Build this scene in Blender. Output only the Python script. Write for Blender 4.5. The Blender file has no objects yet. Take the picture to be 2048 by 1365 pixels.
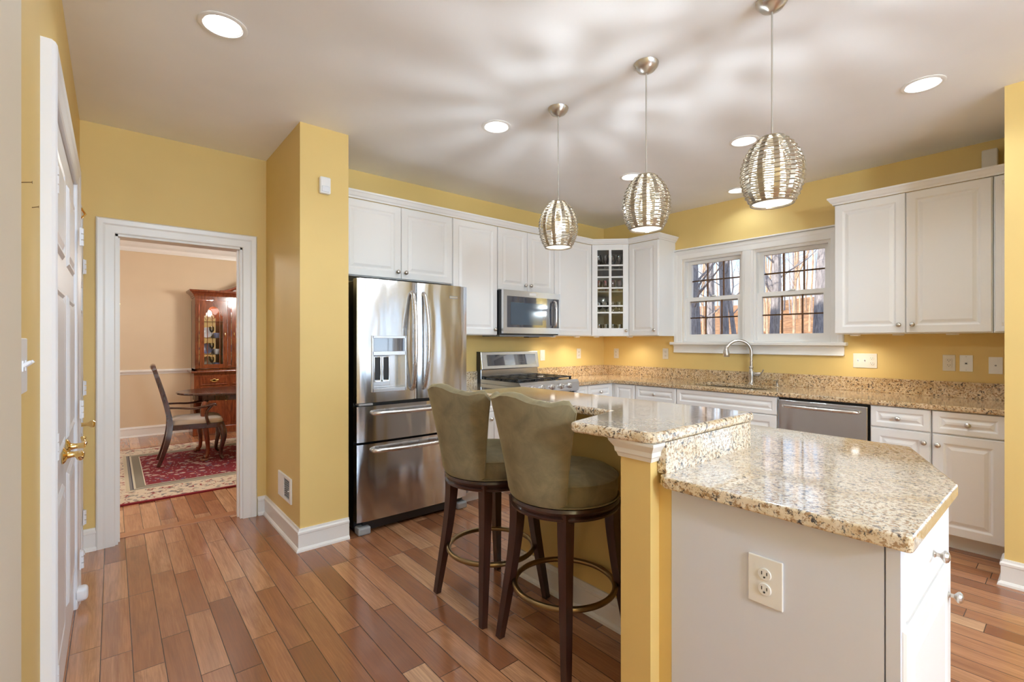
import bpy, bmesh, math, random
from math import sin, cos, pi, radians, sqrt
from mathutils import Vector, Matrix
random.seed(7)
scene = bpy.context.scene
COL = scene.collection

# ------------------------------------------------------------------ camera
cam_d = bpy.data.cameras.new('camera'); cam = bpy.data.objects.new('camera', cam_d); COL.objects.link(cam)
cam_d.sensor_width = 36.0; cam_d.lens = 36.0 * 950.6 / 2048.0; cam_d.clip_start = 0.02; cam_d.clip_end = 300
YAW = radians(49.95)
cam.location = (-4.706, -3.813, 1.341)
cam.rotation_euler = (radians(90), 0, YAW - radians(90))
scene.camera = cam

# ------------------------------------------------------------------ colour management
vs = scene.view_settings
vs.view_transform = 'Standard'; vs.look = 'None'; vs.gamma = 1.0; vs.use_curve_mapping = False
vs.exposure = 0.62
scene.cycles.max_bounces = 10; scene.cycles.diffuse_bounces = 5; scene.cycles.glossy_bounces = 4
scene.cycles.transparent_max_bounces = 16; scene.cycles.transmission_bounces = 6
scene.cycles.sample_clamp_indirect = 4.0; scene.cycles.caustics_reflective = False; scene.cycles.caustics_refractive = False

# ------------------------------------------------------------------ node helper
class NT:
    def __init__(s, nt): s.nt = nt; s.n = nt.nodes; s.l = nt.links
    def new(s, t, **kw):
        nd = s.n.new(t)
        for k, v in kw.items(): setattr(nd, k, v)
        return nd
    def put(s, sock, v):
        if v is None: return
        if isinstance(v, bpy.types.NodeSocket): s.l.new(v, sock)
        else:
            try: sock.default_value = v
            except Exception: sock.default_value = (*v, 1.0)
    def math(s, op, a, b=None, c=None, clamp=False):
        nd = s.new('ShaderNodeMath', operation=op); nd.use_clamp = clamp
        s.put(nd.inputs[0], a); s.put(nd.inputs[1], b); s.put(nd.inputs[2], c)
        return nd.outputs[0]
    def noise(s, vec, scale, detail=4, rough=.55, dist=0.0):
        nd = s.new('ShaderNodeTexNoise'); s.put(nd.inputs['Vector'], vec)
        nd.inputs['Scale'].default_value = scale; nd.inputs['Detail'].default_value = detail
        nd.inputs['Roughness'].default_value = rough; nd.inputs['Distortion'].default_value = dist
        return nd.outputs['Fac']
    def vor(s, vec, scale, out='Distance', feature='F1'):
        nd = s.new('ShaderNodeTexVoronoi', feature=feature); s.put(nd.inputs['Vector'], vec)
        nd.inputs['Scale'].default_value = scale
        return nd.outputs[out]
    def ramp(s, fac, stops, mode='LINEAR'):
        nd = s.new('ShaderNodeValToRGB'); nd.color_ramp.interpolation = mode
        e = nd.color_ramp.elements
        while len(e) < len(stops): e.new(0.5)
        for q, (p, c) in zip(e, stops):
            q.position = p; q.color = (*c, 1) if isinstance(c, tuple) else (c, c, c, 1)
        s.put(nd.inputs[0], fac)
        return nd.outputs[0]
    def mix(s, fac, a, b, mode='MIX'):
        nd = s.new('ShaderNodeMix', data_type='RGBA', blend_type=mode)
        s.put(nd.inputs[0], fac); s.put(nd.inputs[6], a); s.put(nd.inputs[7], b)
        return nd.outputs[2]
    def coords(s, kind='Object'): return s.new('ShaderNodeTexCoord').outputs[kind]
    def geo(s): return s.new('ShaderNodeNewGeometry').outputs['Position']
    def sep(s, v):
        nd = s.new('ShaderNodeSeparateXYZ'); s.put(nd.inputs[0], v); return nd.outputs
    def comb(s, x, y, z=0.0):
        nd = s.new('ShaderNodeCombineXYZ'); s.put(nd.inputs[0], x); s.put(nd.inputs[1], y); s.put(nd.inputs[2], z); return nd.outputs[0]
    def white(s, v, dim='2D'):
        nd = s.new('ShaderNodeTexWhiteNoise', noise_dimensions=dim); s.put(nd.inputs['Vector'], v); return nd.outputs[0]
    def scale(s, v, sc):
        nd = s.new('ShaderNodeMapping'); s.put(nd.inputs[0], v); nd.inputs['Scale'].default_value = sc; return nd.outputs[0]
    def bump(s, h, strength=.2, dist=.002):
        nd = s.new('ShaderNodeBump'); nd.inputs['Strength'].default_value = strength; nd.inputs['Distance'].default_value = dist
        s.put(nd.inputs['Height'], h); return nd.outputs[0]

def lin(r, g, b):
    f = lambda c: (c/255/12.92) if c/255 <= .04045 else ((c/255+.055)/1.055)**2.4
    return (f(r), f(g), f(b))

def mat(name, color=(.8,.8,.8), rough=.5, metal=0.0, coat=0.0, fn=None, **kw):
    m = bpy.data.materials.new(name); m.use_nodes = True
    N = NT(m.node_tree); b = N.n['Principled BSDF']
    b.inputs['Base Color'].default_value = (*color, 1)
    b.inputs['Roughness'].default_value = rough; b.inputs['Metallic'].default_value = metal
    b.inputs['Coat Weight'].default_value = coat; b.inputs['Coat Roughness'].default_value = .08
    for k, v in kw.items(): N.put(b.inputs[k.replace('_', ' ')], v)
    if fn:
        fn(N, b)
    else:   # every material keeps a little procedural unevenness
        g = N.geo(); f = N.noise(g, 6.0, 3)
        N.put(b.inputs['Roughness'], N.math('MULTIPLY_ADD', f, rough*.25, rough*.88))
    return m

# ------------------------------------------------------------------ world: pale winter sky with thin cloud
w = bpy.data.worlds.new('sky'); scene.world = w; w.use_nodes = True
W = NT(w.node_tree); W.n.clear()
dirv = W.coords('Generated'); sx = W.sep(dirv)
grad = W.ramp(W.math('MULTIPLY_ADD', sx[2], .9, .12), [(0, lin(225,235,245)), (.25, lin(170,205,240)), (1, lin(95,150,215))])
cl = W.ramp(W.noise(W.scale(dirv, (1.2,1.2,4)), 2.4, 6, .6), [(.42, 0.0), (.62, 1.0)])
bg = W.new('ShaderNodeBackground'); W.put(bg.inputs[0], W.mix(cl, grad, lin(245,247,250)))
SKY = 1.3
bg.inputs[1].default_value = SKY
W.l.new(bg.outputs[0], W.new('ShaderNodeOutputWorld').inputs[0])

# ------------------------------------------------------------------ lights
def light(name, kind, loc, energy, color=(1,1,1), rot=(0,0,0), **kw):
    d = bpy.data.lights.new(name, kind); d.energy = energy; d.color = color
    for k, v in kw.items(): setattr(d, k, v)
    o = bpy.data.objects.new(name, d); o.location = loc; o.rotation_euler = rot; COL.objects.link(o)
    return o
K_SUN, K_CAN, K_PEND, K_PUCK, K_WIN, K_DIN = 6.0, 14.5, 13.0, 4.8, 65.0, 44.0
K_BACK_FILL = 200.0  # output of the fill lamp added out of view behind the camera
WARM = (.80, .92, 1.0)
light('sun', 'SUN', (-20, 5, 12), K_SUN, (1.0, .86, .70), (radians(66), 0, radians(-104)), angle=radians(1))
# daylight entering by the windows of the breakfast side (outside each glass, shining in)
light('daylight_east', 'AREA', (-.70, -4.95, 1.5), K_WIN*.11, (.50,.73,1.0), (0, radians(90), 0), shape='RECTANGLE', size=1.4, size_y=2.5)
light('daylight_south_a', 'AREA', (-3.55, -7.25, 1.5), K_WIN*1.0, (.58,.78,1.0), (radians(90), 0, 0), shape='RECTANGLE', size=1.5, size_y=1.5)
light('daylight_south_b', 'AREA', (-1.85, -7.25, 1.5), K_WIN*.2, (.58,.78,1.0), (radians(90), 0, 0), shape='RECTANGLE', size=1.2, size_y=1.5)

# ------------------------------------------------------------------ mesh helpers
def nb(): return bmesh.new()
def merge(bm, tmp, M=None):
    if M is not None: bmesh.ops.transform(tmp, matrix=M, verts=tmp.verts)
    me = bpy.data.meshes.new('t'); tmp.to_mesh(me); tmp.free(); bm.from_mesh(me); bpy.data.meshes.remove(me)
    return bm
def bx(bm, x0, x1, y0, y1, z0, z1, bev=0.0, seg=2, M=None):
    t = nb(); bmesh.ops.create_cube(t, size=1)
    for v in t.verts:
        v.co = ((x0+x1)/2 + v.co.x*(x1-x0), (y0+y1)/2 + v.co.y*(y1-y0), (z0+z1)/2 + v.co.z*(z1-z0))
    if bev: bmesh.ops.bevel(t, geom=t.edges[:], offset=bev, segments=seg, profile=.5, affect='EDGES')
    return merge(bm, t, M)
def box(x0, x1, y0, y1, z0, z1, bev=0.0, seg=2): return bx(nb(), x0, x1, y0, y1, z0, z1, bev, seg)
def lathe(bm, prof, M=None, seg=24, a0=0.0, a1=2*pi):
    """prof = [(r,z)...] about z"""
    t = nb(); full = abs(a1-a0-2*pi) < 1e-6; n = seg if full else seg+1
    rings = []
    for r, z in prof:
        if r < 1e-6: rings.append([t.verts.new((0,0,z))]); continue
        rings.append([t.verts.new((r*cos(a0+(a1-a0)*i/seg), r*sin(a0+(a1-a0)*i/seg), z)) for i in range(n)])
    for A, B in zip(rings, rings[1:]):
        for i in range(seg):
            j = (i+1) % n
            if len(A) == 1 and len(B) == 1: continue
            if len(A) == 1: t.faces.new((A[0], B[j], B[i]))
            elif len(B) == 1: t.faces.new((A[i], A[j], B[0]))
            else: t.faces.new((A[i], A[j], B[j], B[i]))
    bmesh.ops.recalc_face_normals(t, faces=t.faces)
    return merge(bm, t, M)
def tube(bm, pts, rad, seg=10, square=False, closed=False, flat=1.0):
    pts = [Vector(p) for p in pts]; n = len(pts)
    if not hasattr(rad, '__len__'): rad = [rad]*n
    t = nb(); rings = []; up = None
    for i, p in enumerate(pts):
        if closed: d = (pts[(i+1) % n] - pts[i-1]).normalized()
        else: d = (pts[min(i+1, n-1)] - pts[max(i-1, 0)]).normalized()
        if up is None:
            up = Vector((0,0,1)) if abs(d.z) < .9 else Vector((1,0,0))
        s = d.cross(up).normalized(); up = s.cross(d).normalized()
        ring = []
        for k in range(4 if square else seg):
            a = 2*pi*k/(4 if square else seg) + (pi/4 if square else 0)
            q = 1.414 if square else 1
            ring.append(t.verts.new(p + s*(cos(a)*rad[i]*q) + up*(sin(a)*rad[i]*q*flat)))
        rings.append(ring)
    m = len(rings[0])
    for i in range(n if closed else n-1):
        A, B = rings[i], rings[(i+1) % n]
        for k in range(m): t.faces.new((A[k], A[(k+1) % m], B[(k+1) % m], B[k]))
    if not closed:
        t.faces.new(rings[0][::-1]); t.faces.new(rings[-1])
    bmesh.ops.recalc_face_normals(t, faces=t.faces)
    return merge(bm, t)
def smooth_pts(pts, n=6):
    """Catmull-Rom through pts"""
    P = [Vector(p) for p in pts]; out = []
    for i in range(len(P)-1):
        a, b, c, d = P[max(i-1,0)], P[i], P[i+1], P[min(i+2, len(P)-1)]
        for k in range(n):
            t = k/n
            out.append(.5*((2*b) + (c-a)*t + (2*a-5*b+4*c-d)*t*t + (3*b-a-3*c+d)*t**3))
    out.append(P[-1]); return out
def lerp_list(vals, n):
    out = []
    for i in range(len(vals)-1):
        for k in range(n): out.append(vals[i] + (vals[i+1]-vals[i])*k/n)
    out.append(vals[-1]); return out
def round_poly(pts, rs, seg=6):
    n = len(pts); out = []
    if not hasattr(rs, '__len__'): rs = [rs]*n
    for i in range(n):
        p = Vector(pts[i]); a = (Vector(pts[i-1])-p); b = (Vector(pts[(i+1) % n])-p); r = rs[i]
        if r <= 0: out.append(tuple(p)); continue
        an = a.normalized(); bn = b.normalized(); ang = an.angle(bn); d = r/math.tan(ang/2)
        c = p + (an+bn).normalized()*(r/sin(ang/2)); s = p+an*d - c; e = p+bn*d - c
        tot = s.angle_signed(e)
        for k in range(seg+1):
            q = s.copy(); q.rotate(Matrix.Rotation(-tot*k/seg, 2)); out.append((c.x+q.x, c.y+q.y))
    return out
def slab(bm, outer, holes, z0, z1, bev=0.0, seg=3, M=None, hole_bev=0.0):
    """extruded 2D outline with holes"""
    t = nb(); loops = []
    for k, L in enumerate([outer] + list(holes)):
        vs_ = [t.verts.new((x, y, z1)) for x, y in L]
        for a, b in zip(vs_, vs_[1:] + vs_[:1]): t.edges.new((a, b))
        loops.append(len(L))
    if holes: bmesh.ops.triangle_fill(t, use_beauty=True, use_dissolve=False, edges=t.edges[:])
    else: t.faces.new(t.verts[:])
    top = t.faces[:]
    r = bmesh.ops.extrude_face_region(t, geom=top)
    for v in [g for g in r['geom'] if isinstance(g, bmesh.types.BMVert)]: v.co.z = z0
    bmesh.ops.recalc_face_normals(t, faces=t.faces)
    if bev:
        es = []
        for e in t.edges:
            if len(e.link_faces) == 2 and abs(e.verts[0].co.z - e.verts[1].co.z) < 1e-6 and e.calc_face_angle(0) > .5: es.append(e)
        bmesh.ops.bevel(t, geom=es, offset=bev, segments=seg, profile=.5, affect='EDGES', clamp_overlap=True)
    return merge(bm, t, M)
def sweep(bm, prof, path, closed=False, z=0.0):
    """prof [(d,z)] closed outline; d is offset to the RIGHT of travel along path (2D)"""
    t = nb(); n = len(path); P = [Vector(p) for p in path]; rings = []
    for i in range(n):
        def nrm(a, b): d = (b-a).normalized(); return Vector((d.y, -d.x))
        if closed or 0 < i < n-1:
            n1, n2 = nrm(P[i-1], P[i]), nrm(P[i], P[(i+1) % n]); m = (n1+n2).normalized(); m = m / max(.2, m.dot(n1))
        else: m = nrm(P[0], P[1]) if i == 0 else nrm(P[-2], P[-1])
        rings.append([t.verts.new((P[i].x+m.x*d, P[i].y+m.y*d, z+zz)) for d, zz in prof])
    k = len(prof)
    for i in range(n if closed else n-1):
        A, B = rings[i], rings[(i+1) % n]
        for j in range(k): t.faces.new((A[j], A[(j+1) % k], B[(j+1) % k], B[j]))
    if not closed: t.faces.new(rings[0]); t.faces.new(rings[-1][::-1])
    bmesh.ops.recalc_face_normals(t, faces=t.faces)
    return merge(bm, t)
def frame_m(origin, n):
    """local x = right as seen from the room, y = outward normal n, z = up"""
    n = Vector(n).normalized(); u = Vector((0,0,1)).cross(n)
    return Matrix(((u.x, n.x, 0, origin[0]), (u.y, n.y, 0, origin[1]), (u.z, n.z, 1, origin[2]), (0,0,0,1)))
def ringpanel(bm, w_, h_, prof, M, x0=0.0, z0=0.0):
    """nested rectangle loops; prof [(inset, out)]"""
    t = nb(); rings = []
    for ins, out in prof:
        rings.append([t.verts.new(c) for c in ((x0+ins, out, z0+ins), (x0+w_-ins, out, z0+ins), (x0+w_-ins, out, z0+h_-ins), (x0+ins, out, z0+h_-ins))])
    for A, B in zip(rings, rings[1:]):
        for k in range(4): t.faces.new((A[k], A[(k+1) % 4], B[(k+1) % 4], B[k]))
    t.faces.new(rings[-1]); t.faces.new(rings[0][::-1])
    bmesh.ops.recalc_face_normals(t, faces=t.faces)
    return merge(bm, t, M)

# ------------------------------------------------------------------ object helpers
def wloc(o):
    v = Vector((0,0,0))
    while o: v += o.location; o = o.parent
    return v
def obj(name, bm, m, parent=None, local=False, smooth=False, label=None):
    me = bpy.data.meshes.new(name)
    if parent is not None and not local:
        bmesh.ops.translate(bm, vec=-wloc(parent), verts=bm.verts)
    if smooth:
        for f in bm.faces: f.smooth = True
    bm.to_mesh(me); bm.free()
    me.materials.append(m)
    if smooth: me.set_sharp_from_angle(angle=radians(38))
    o = bpy.data.objects.new(name, me); COL.objects.link(o)
    if parent is not None: o.parent = parent
    if label: o['label'] = label
    return o
def thing(name, label, cat, loc=(0,0,0), rotz=0.0, group=None):
    o = bpy.data.objects.new(name, None); COL.objects.link(o); o.empty_display_size = .1
    o.location = loc; o.rotation_euler = (0,0,rotz); o['label'] = label; o['category'] = cat
    if group: o['group'] = group
    return o
def tag(o, label, cat, group=None, kind=None):
    o['label'] = label; o['category'] = cat
    if group: o['group'] = group
    if kind: o['kind'] = kind
    return o
def struct(name, bm, m, parent=None, smooth=False, label=None):
    o = obj(name, bm, m, parent, smooth=smooth)
    if parent is None: o['kind'] = 'structure'
    if label: o['label'] = label
    return o
def copy_tree(o, loc=None, rotz=None, label=None, group=None, parent=None):
    c = o.copy(); COL.objects.link(c)
    if parent is not None: c.parent = parent
    if loc is not None: c.location = loc
    if rotz is not None: c.rotation_euler = (0,0,rotz)
    if label: c['label'] = label
    if group: c['group'] = group
    for ch in [q for q in COL.objects if q.parent == o]: copy_tree(ch, parent=c)
    return c

# ------------------------------------------------------------------ materials
def m_wall(name, col):
    def fn(N, b):
        g = N.geo()
        N.put(b.inputs['Base Color'], N.mix(N.ramp(N.noise(g, 1.3, 3), [(.35, 0.0), (.65, 1.0)]), tuple(c*.97 for c in col)+(1,), tuple(min(1, c*1.03) for c in col)+(1,)))
        N.put(b.inputs['Normal'], N.bump(N.noise(g, 220, 3), .08, .001))
    return mat(name, col, .55, fn=fn)
YELLOW = m_wall('yellow_wall_paint', lin(226,196,126))
BEIGE = m_wall('beige_wall_paint', lin(222,200,168))
CEIL = m_wall('ceiling_paint', lin(246,245,246))
CREAM = m_wall('cream_trim_paint', lin(224,214,196))
SPLASHC = YELLOW
WHITE = mat('white_trim_paint', lin(240,237,233), .32)
WHITE_DOOR = mat('white_door_paint', lin(236,236,240), .30)
CAB = mat('white_cabinet_foil', lin(240,238,236), .42)
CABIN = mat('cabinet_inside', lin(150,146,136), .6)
NICKEL = mat('brushed_nickel', (.62,.59,.55), .28, 1.0)
CHROME = mat('chrome', (.8,.8,.8), .08, 1.0)
BRASS = mat('polished_brass', (.86,.62,.25), .14, 1.0)
ABRASS = mat('antique_brass', (.28,.19,.09), .32, 1.0)
BLACK = mat('black_plastic', (.012,.012,.014), .35)
BLACKM = mat('black_enamel', (.015,.017,.022), .22, coat=.6)
DARKGLASS = mat('dark_glass', (.012,.020,.045), .03, coat=1.0, IOR=2.4)
GREYP = mat('grey_plastic', (.33,.34,.36), .4)
PLATE = mat('ivory_plate', lin(228,220,205), .35)
WPLATE = mat('white_plate', lin(240,240,240), .3)
SLOT = mat('outlet_slot', (.03,.03,.03), .6)
TOGGLE = mat('toggle_white', lin(238,240,245), .25)

def f_steel(N, b):
    g = N.coords('Object')
    wob = N.noise(N.scale(g, (3.2, 3.2, .75)), 1.3, 2, .4, .3)
    fine = N.noise(N.scale(g, (3, 3, 420)), 1.0, 2)
    bn = N.new('ShaderNodeBump'); bn.inputs['Strength'].default_value = 1.0; bn.inputs['Distance'].default_value = .022
    N.put(bn.inputs['Height'], wob); N.put(b.inputs['Normal'], bn.outputs[0])
    N.put(b.inputs['Roughness'], N.math('MULTIPLY_ADD', fine, .10, .13))
STEEL = mat('stainless_steel_sheet', (.60,.61,.63), .2, 1.0, fn=f_steel)
STEELF = mat('stainless_steel_flat', (.72,.74,.77), .24, 1.0)
STEELH = mat('stainless_handle', (.74,.73,.72), .27, 1.0)

def f_granite(N, b):
    g = N.geo()
    w1 = N.noise(g, 9, 5, .6, .6)
    base = N.ramp(w1, [(.28, lin(206,178,138)), (.42, lin(224,208,180)), (.55, lin(238,226,206)), (.72, lin(214,200,182))])
    sp = N.noise(g, 95, 4, .7)
    c2 = N.mix(N.ramp(sp, [(.50, 0.0), (.58, 1.0)]), base, lin(170,136,98)+(1,))
    sp2 = N.noise(N.scale(g, (1,1.0,1)), 62, 5, .75, .5)
    c3 = N.mix(N.ramp(sp2, [(.555, 0.0), (.595, 1.0)]), c2, lin(66,60,62)+(1,))
    sp3 = N.noise(N.math('MULTIPLY', 1.0, 1.0) and g, 48, 4, .7, .2)
    c4 = N.mix(N.ramp(sp3, [(.60, 0.0), (.66, .8)]), c3, lin(238,230,214)+(1,))
    N.put(b.inputs['Base Color'], c4)
GRANITE = mat('speckled_granite', (.6,.5,.4), .07, coat=1.0, IOR=1.6, fn=f_granite)
def f_granite_warmlit(N, b):
    f_granite(N, b)
    src = b.inputs['Base Color'].links[0].from_socket
    N.put(b.inputs['Base Color'], N.mix(.55, src, lin(226,196,140)+(1,), 'MULTIPLY'))  # gold tint paints the warm under-cabinet light into the stone colour
GRANITE_WARMLIT = mat('warm_lit_speckled_granite', (.6,.5,.4), .10, coat=.3, fn=f_granite_warmlit)

def f_floor(N, b):
    g = N.geo(); s = N.sep(g); BW = .1035
    u = N.math('DIVIDE', N.math('ADD', s[0], 4.641 + BW*40), BW); row = N.math('FLOOR', u); fu = N.math('FRACT', u)
    r1 = N.white(N.comb(row, 3.7)); r2 = N.white(N.comb(row, 9.1))
    L = N.math('MULTIPLY_ADD', r2, .50, .50)
    v = N.math('ADD', N.math('DIVIDE', N.math('ADD', s[1], 30.0), L), N.math('MULTIPLY', r1, 7.0))
    idx = N.math('FLOOR', v); fv = N.math('FRACT', v)
    cell = N.white(N.comb(row, idx)); cell2 = N.white(N.comb(N.math('ADD', row, 51.3), idx))
    off = N.math('MULTIPLY', cell, 37.0)
    gv = N.comb(N.math('ADD', N.math('MULTIPLY', s[0], 14.0), off), N.math('ADD', N.math('MULTIPLY', s[1], 1.5), off), cell)
    grain = N.noise(gv, 1.0, 5, .62, 1.6)
    fine = N.noise(N.comb(N.math('ADD', N.math('MULTIPLY', s[0], 160.0), off), N.math('MULTIPLY', s[1], 5.0), 0.0), 1.0, 3, .6)
    base = N.ramp(cell, [(0, lin(142,90,60)), (.3, lin(170,114,78)), (.6, lin(190,133,95)), (.85, lin(206,152,112)), (1, lin(222,176,136))])
    dark = N.mix(N.ramp(grain, [(.30, .55), (.58, 0.0)]), base, lin(132,88,64)+(1,))
    c = N.mix(N.ramp(fine, [(.40, .30), (.62, 0.0)]), dark, lin(120,78,58)+(1,))
    c = N.mix(N.ramp(cell2, [(.6, 0.0), (1, .22)]), c, lin(150,84,52)+(1,))
    ex = N.math('MINIMUM', fu, N.math('SUBTRACT', 1.0, fu)); ey = N.math('MULTIPLY', N.math('MINIMUM', fv, N.math('SUBTRACT', 1.0, fv)), N.math('DIVIDE', L, BW))
    e = N.math('MINIMUM', ex, ey)
    gap = N.ramp(e, [(.008, 1.0), (.022, 0.0)])
    N.put(b.inputs['Base Color'], N.mix(gap, c, lin(58,32,20)+(1,)))
    h = N.ramp(e, [(.0, 0.0), (.05, 1.0)])
    tilt = N.math('MULTIPLY_ADD', N.noise(g, 3.0, 2), .35, h)
    N.put(b.inputs['Normal'], N.bump(tilt, .35, .0016))
    N.put(b.inputs['Roughness'], N.math('MULTIPLY_ADD', grain, .10, .14))
FLOOR = mat('cherry_plank_floor', (.4,.2,.1), .2, coat=.25, fn=f_floor)

def m_wood(name, c1, c2, rough=.25, coat=.4, sc=(6,6,1)):
    def fn(N, b):
        g = N.scale(N.coords('Object'), sc)
        N.put(b.inputs['Base Color'], N.ramp(N.noise(g, 5, 5, .6, 1.2), [(.3, c1), (.7, c2)]))
    return mat(name, c1, rough, coat=coat, fn=fn)
ESPRESSO = m_wood('espresso_wood', lin(44,24,20), lin(62,34,27), .28, .3)
MAHOG = m_wood('mahogany', lin(92,42,24), lin(140,70,40), .22, .5)
MAHOGD = m_wood('dark_mahogany', lin(52,26,20), lin(82,42,30), .2, .6)
STRIP = m_wood('threshold_wood', lin(168,112,76), lin(188,132,92), .25, .3, (1,20,1))

def f_velvet(N, b):
    g = N.coords('Object')
    n1 = N.noise(g, 9, 5, .65, .8); n2 = N.noise(g, 40, 3)
    N.put(b.inputs['Base Color'], N.mix(N.ramp(n1, [(.30, 0.0), (.70, 1.0)]), lin(112,102,80)+(1,), lin(142,131,103)+(1,)))
    N.put(b.inputs['Normal'], N.bump(n2, .15, .002))
VELVET = mat('olive_velvet', lin(118,107,80), .85, fn=f_velvet, Sheen_Weight=.55, Sheen_Roughness=.35, Sheen_Tint=lin(205,195,150))
CREAMF = mat('cream_upholstery', lin(205,192,180), .9)

def m_emit(name, col, st):
    m = bpy.data.materials.new(name); m.use_nodes = True; N = NT(m.node_tree); N.n.clear()
    e = N.new('ShaderNodeEmission'); e.inputs[0].default_value = (*col, 1); e.inputs[1].default_value = st
    N.l.new(e.outputs[0], N.new('ShaderNodeOutputMaterial').inputs[0]); return m
LAMP = m_emit('lit_lamp_glass', (1, .97, .92), 6.0)
BULB = m_emit('lit_bulb', (1, .90, .74), 4.0)
def m_pane(name, tint=(1,1,1), ior=1.45):
    m = bpy.data.materials.new(name); m.use_nodes = True; N = NT(m.node_tree); N.n.clear()
    fr = N.new('ShaderNodeFresnel'); fr.inputs[0].default_value = ior
    t = N.new('ShaderNodeBsdfTransparent'); t.inputs[0].default_value = (*tint, 1)
    gl = N.new('ShaderNodeBsdfGlossy'); gl.inputs['Roughness'].default_value = .02
    mx = N.new('ShaderNodeMixShader'); N.l.new(fr.outputs[0], mx.inputs[0]); N.l.new(t.outputs[0], mx.inputs[1]); N.l.new(gl.outputs[0], mx.inputs[2])
    N.l.new(mx.outputs[0], N.new('ShaderNodeOutputMaterial').inputs[0]); return m
PANE = m_pane('window_glass')
GLASSW = m_pane('drinking_glass', (.86,.88,.90), 1.9)
PINKG = m_pane('ruby_glass', (.75,.25,.30), 1.8)
# ================================================================== THE ROOM
CH = 2.743
cans = [(-4.33,-1.37), (-2.785,-1.37), (-1.32,-2.31), (-1.32,-3.27), (-1.32,-1.365), (-.256,-1.78),
        (-2.785,-4.6), (-4.2,-4.6), (-1.7,-5.2), (-3.4,-6.1)]  # this row: unseen cans added behind the camera to even out the light
def circ(cx, cy, r, n=28): return [(cx+r*cos(2*pi*i/n), cy+r*sin(2*pi*i/n)) for i in range(n)]
struct('floor', box(-6.3, 1.2, -7.2, 4.8, -.12, 0), FLOOR)
struct('ceiling', slab(nb(), [(-6.3,-7.2),(.15,-7.2),(.15,.38),(-6.3,.38)], [circ(x, y, .076) for x, y in cans], CH, CH+.12), CEIL)
struct('ceiling_dining', box(-6.3, -.7, .381, 4.8, 2.79, 2.92), CEIL)
struct('roof_sun_block', box(-6.4, .35, -7.4, 4.9, 2.95, 6.8), m_wall('sun_block_siding', lin(200,196,188)))  # unseen upper house block, added to keep the sun off the near trees
struct('wall_west', box(-4.985, -4.865, -7.2, .25, 0, CH), YELLOW)
# doorway wall, drawn in its own plane (x, z) then stood up
MV = Matrix(((1,0,0,0),(0,0,-1,.38),(0,1,0,0),(0,0,0,1)))
struct('wall_doorway', slab(nb(), [(-6.3,0),(-4.692,0),(-4.692,2.045),(-3.955,2.045),(-3.955,0),(-3.79,0),(-3.79,2.78),(-6.3,2.78)], [], 0, .13, M=MV), YELLOW)
struct('wall_fridge_return', box(-3.79, -3.476, -.62, .38, 0, CH), YELLOW)
struct('wall_north', box(-3.476, .15, 0, .38, 0, CH), YELLOW)
# window wall (x=0), outline in (y,z)
MX = Matrix(((0,0,1,0),(1,0,0,0),(0,1,0,0),(0,0,0,1)))
WY0, WY1, WZ0, WZ1 = -2.455, -1.075, 1.33, 2.215
struct('wall_east', slab(nb(), [(-3.56,0),(0.0,0),(0.0,CH),(-3.56,CH)], [[(WY0,WZ0),(WY1,WZ0),(WY1,WZ1),(WY0,WZ1)]], 0, .15, M=MX), YELLOW)
EW = [(-5.02,-3.87), (-6.35,-5.2)]
struct('wall_breakfast', slab(nb(), [(-7.2,0),(-3.555,0),(-3.555,CH),(-7.2,CH)], [[(a,.7),(b,.7),(b,2.2),(a,2.2)] for a, b in EW], -.95, -.80, M=MX), YELLOW)
struct('wall_pier_return', box(-.80, .15, -3.70, -3.555, 0, CH), YELLOW)
SWN = [(-4.3,-2.8), (-2.45,-1.25)]
MS = Matrix(((1,0,0,0),(0,0,-1,-7.05),(0,1,0,0),(0,0,0,1)))
struct('wall_south', slab(nb(), [(-4.985,0),(-.8,0),(-.8,CH),(-4.985,CH)], [[(a,.7),(b,.7),(b,2.2),(a,2.2)] for a, b in SWN], 0, .13, M=MS), YELLOW)
struct('wall_dining_back', box(-6.3, -.7, 4.65, 4.8, 0, 2.79), BEIGE)
struct('wall_dining_west', box(-6.3, -6.18, .38, 4.65, 0, 2.79), BEIGE)
struct('wall_dining_east', box(-.85, -.7, .38, 4.65, 0, 2.79), BEIGE)
struct('wall_entry_edge', box(-4.865, -4.848, -3.6, -2.43, 0, CH), CREAM)

# baseboards
BB = [(0,0),(.028,0),(.026,.012),(.018,.022),(.014,.024),(.014,.105),(.018,.110),(.018,.122),(.010,.130),(.008,.142),(0,.142)]
struct('baseboard_north', sweep(nb(), BB, [(-3.852,.25),(-3.79,.25),(-3.79,-.62),(-3.476,-.62)]), WHITE)
struct('baseboard_corner', sweep(nb(), BB, [(-4.865,.19),(-4.865,.25),(-4.785,.25)]), WHITE)
struct('baseboard_east', sweep(nb(), BB, [(-.80,-3.555),(-.95,-3.555),(-.95,-7.05)][::-1][::-1]), WHITE)
struct('baseboard_dining', sweep(nb(), BB, [(-6.18,4.65),(-.85,4.65)]), WHITE)
struct('trim_crown_dining', sweep(nb(), [(0,-.20),(.012,-.20),(.02,-.17),(.02,-.14),(.05,-.11),(.085,-.05),(.10,-.04),(.10,0),(0,0)], [(-6.18,4.65),(-.85,4.65)], z=2.79), WHITE)
struct('trim_chair_rail', sweep(nb(), [(0,-.035),(.008,-.035),(.014,-.015),(.026,.0),(.030,.012),(.018,.028),(0,.033)], [(-6.18,4.65),(-.85,4.65)], z=.905), WHITE)
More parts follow.
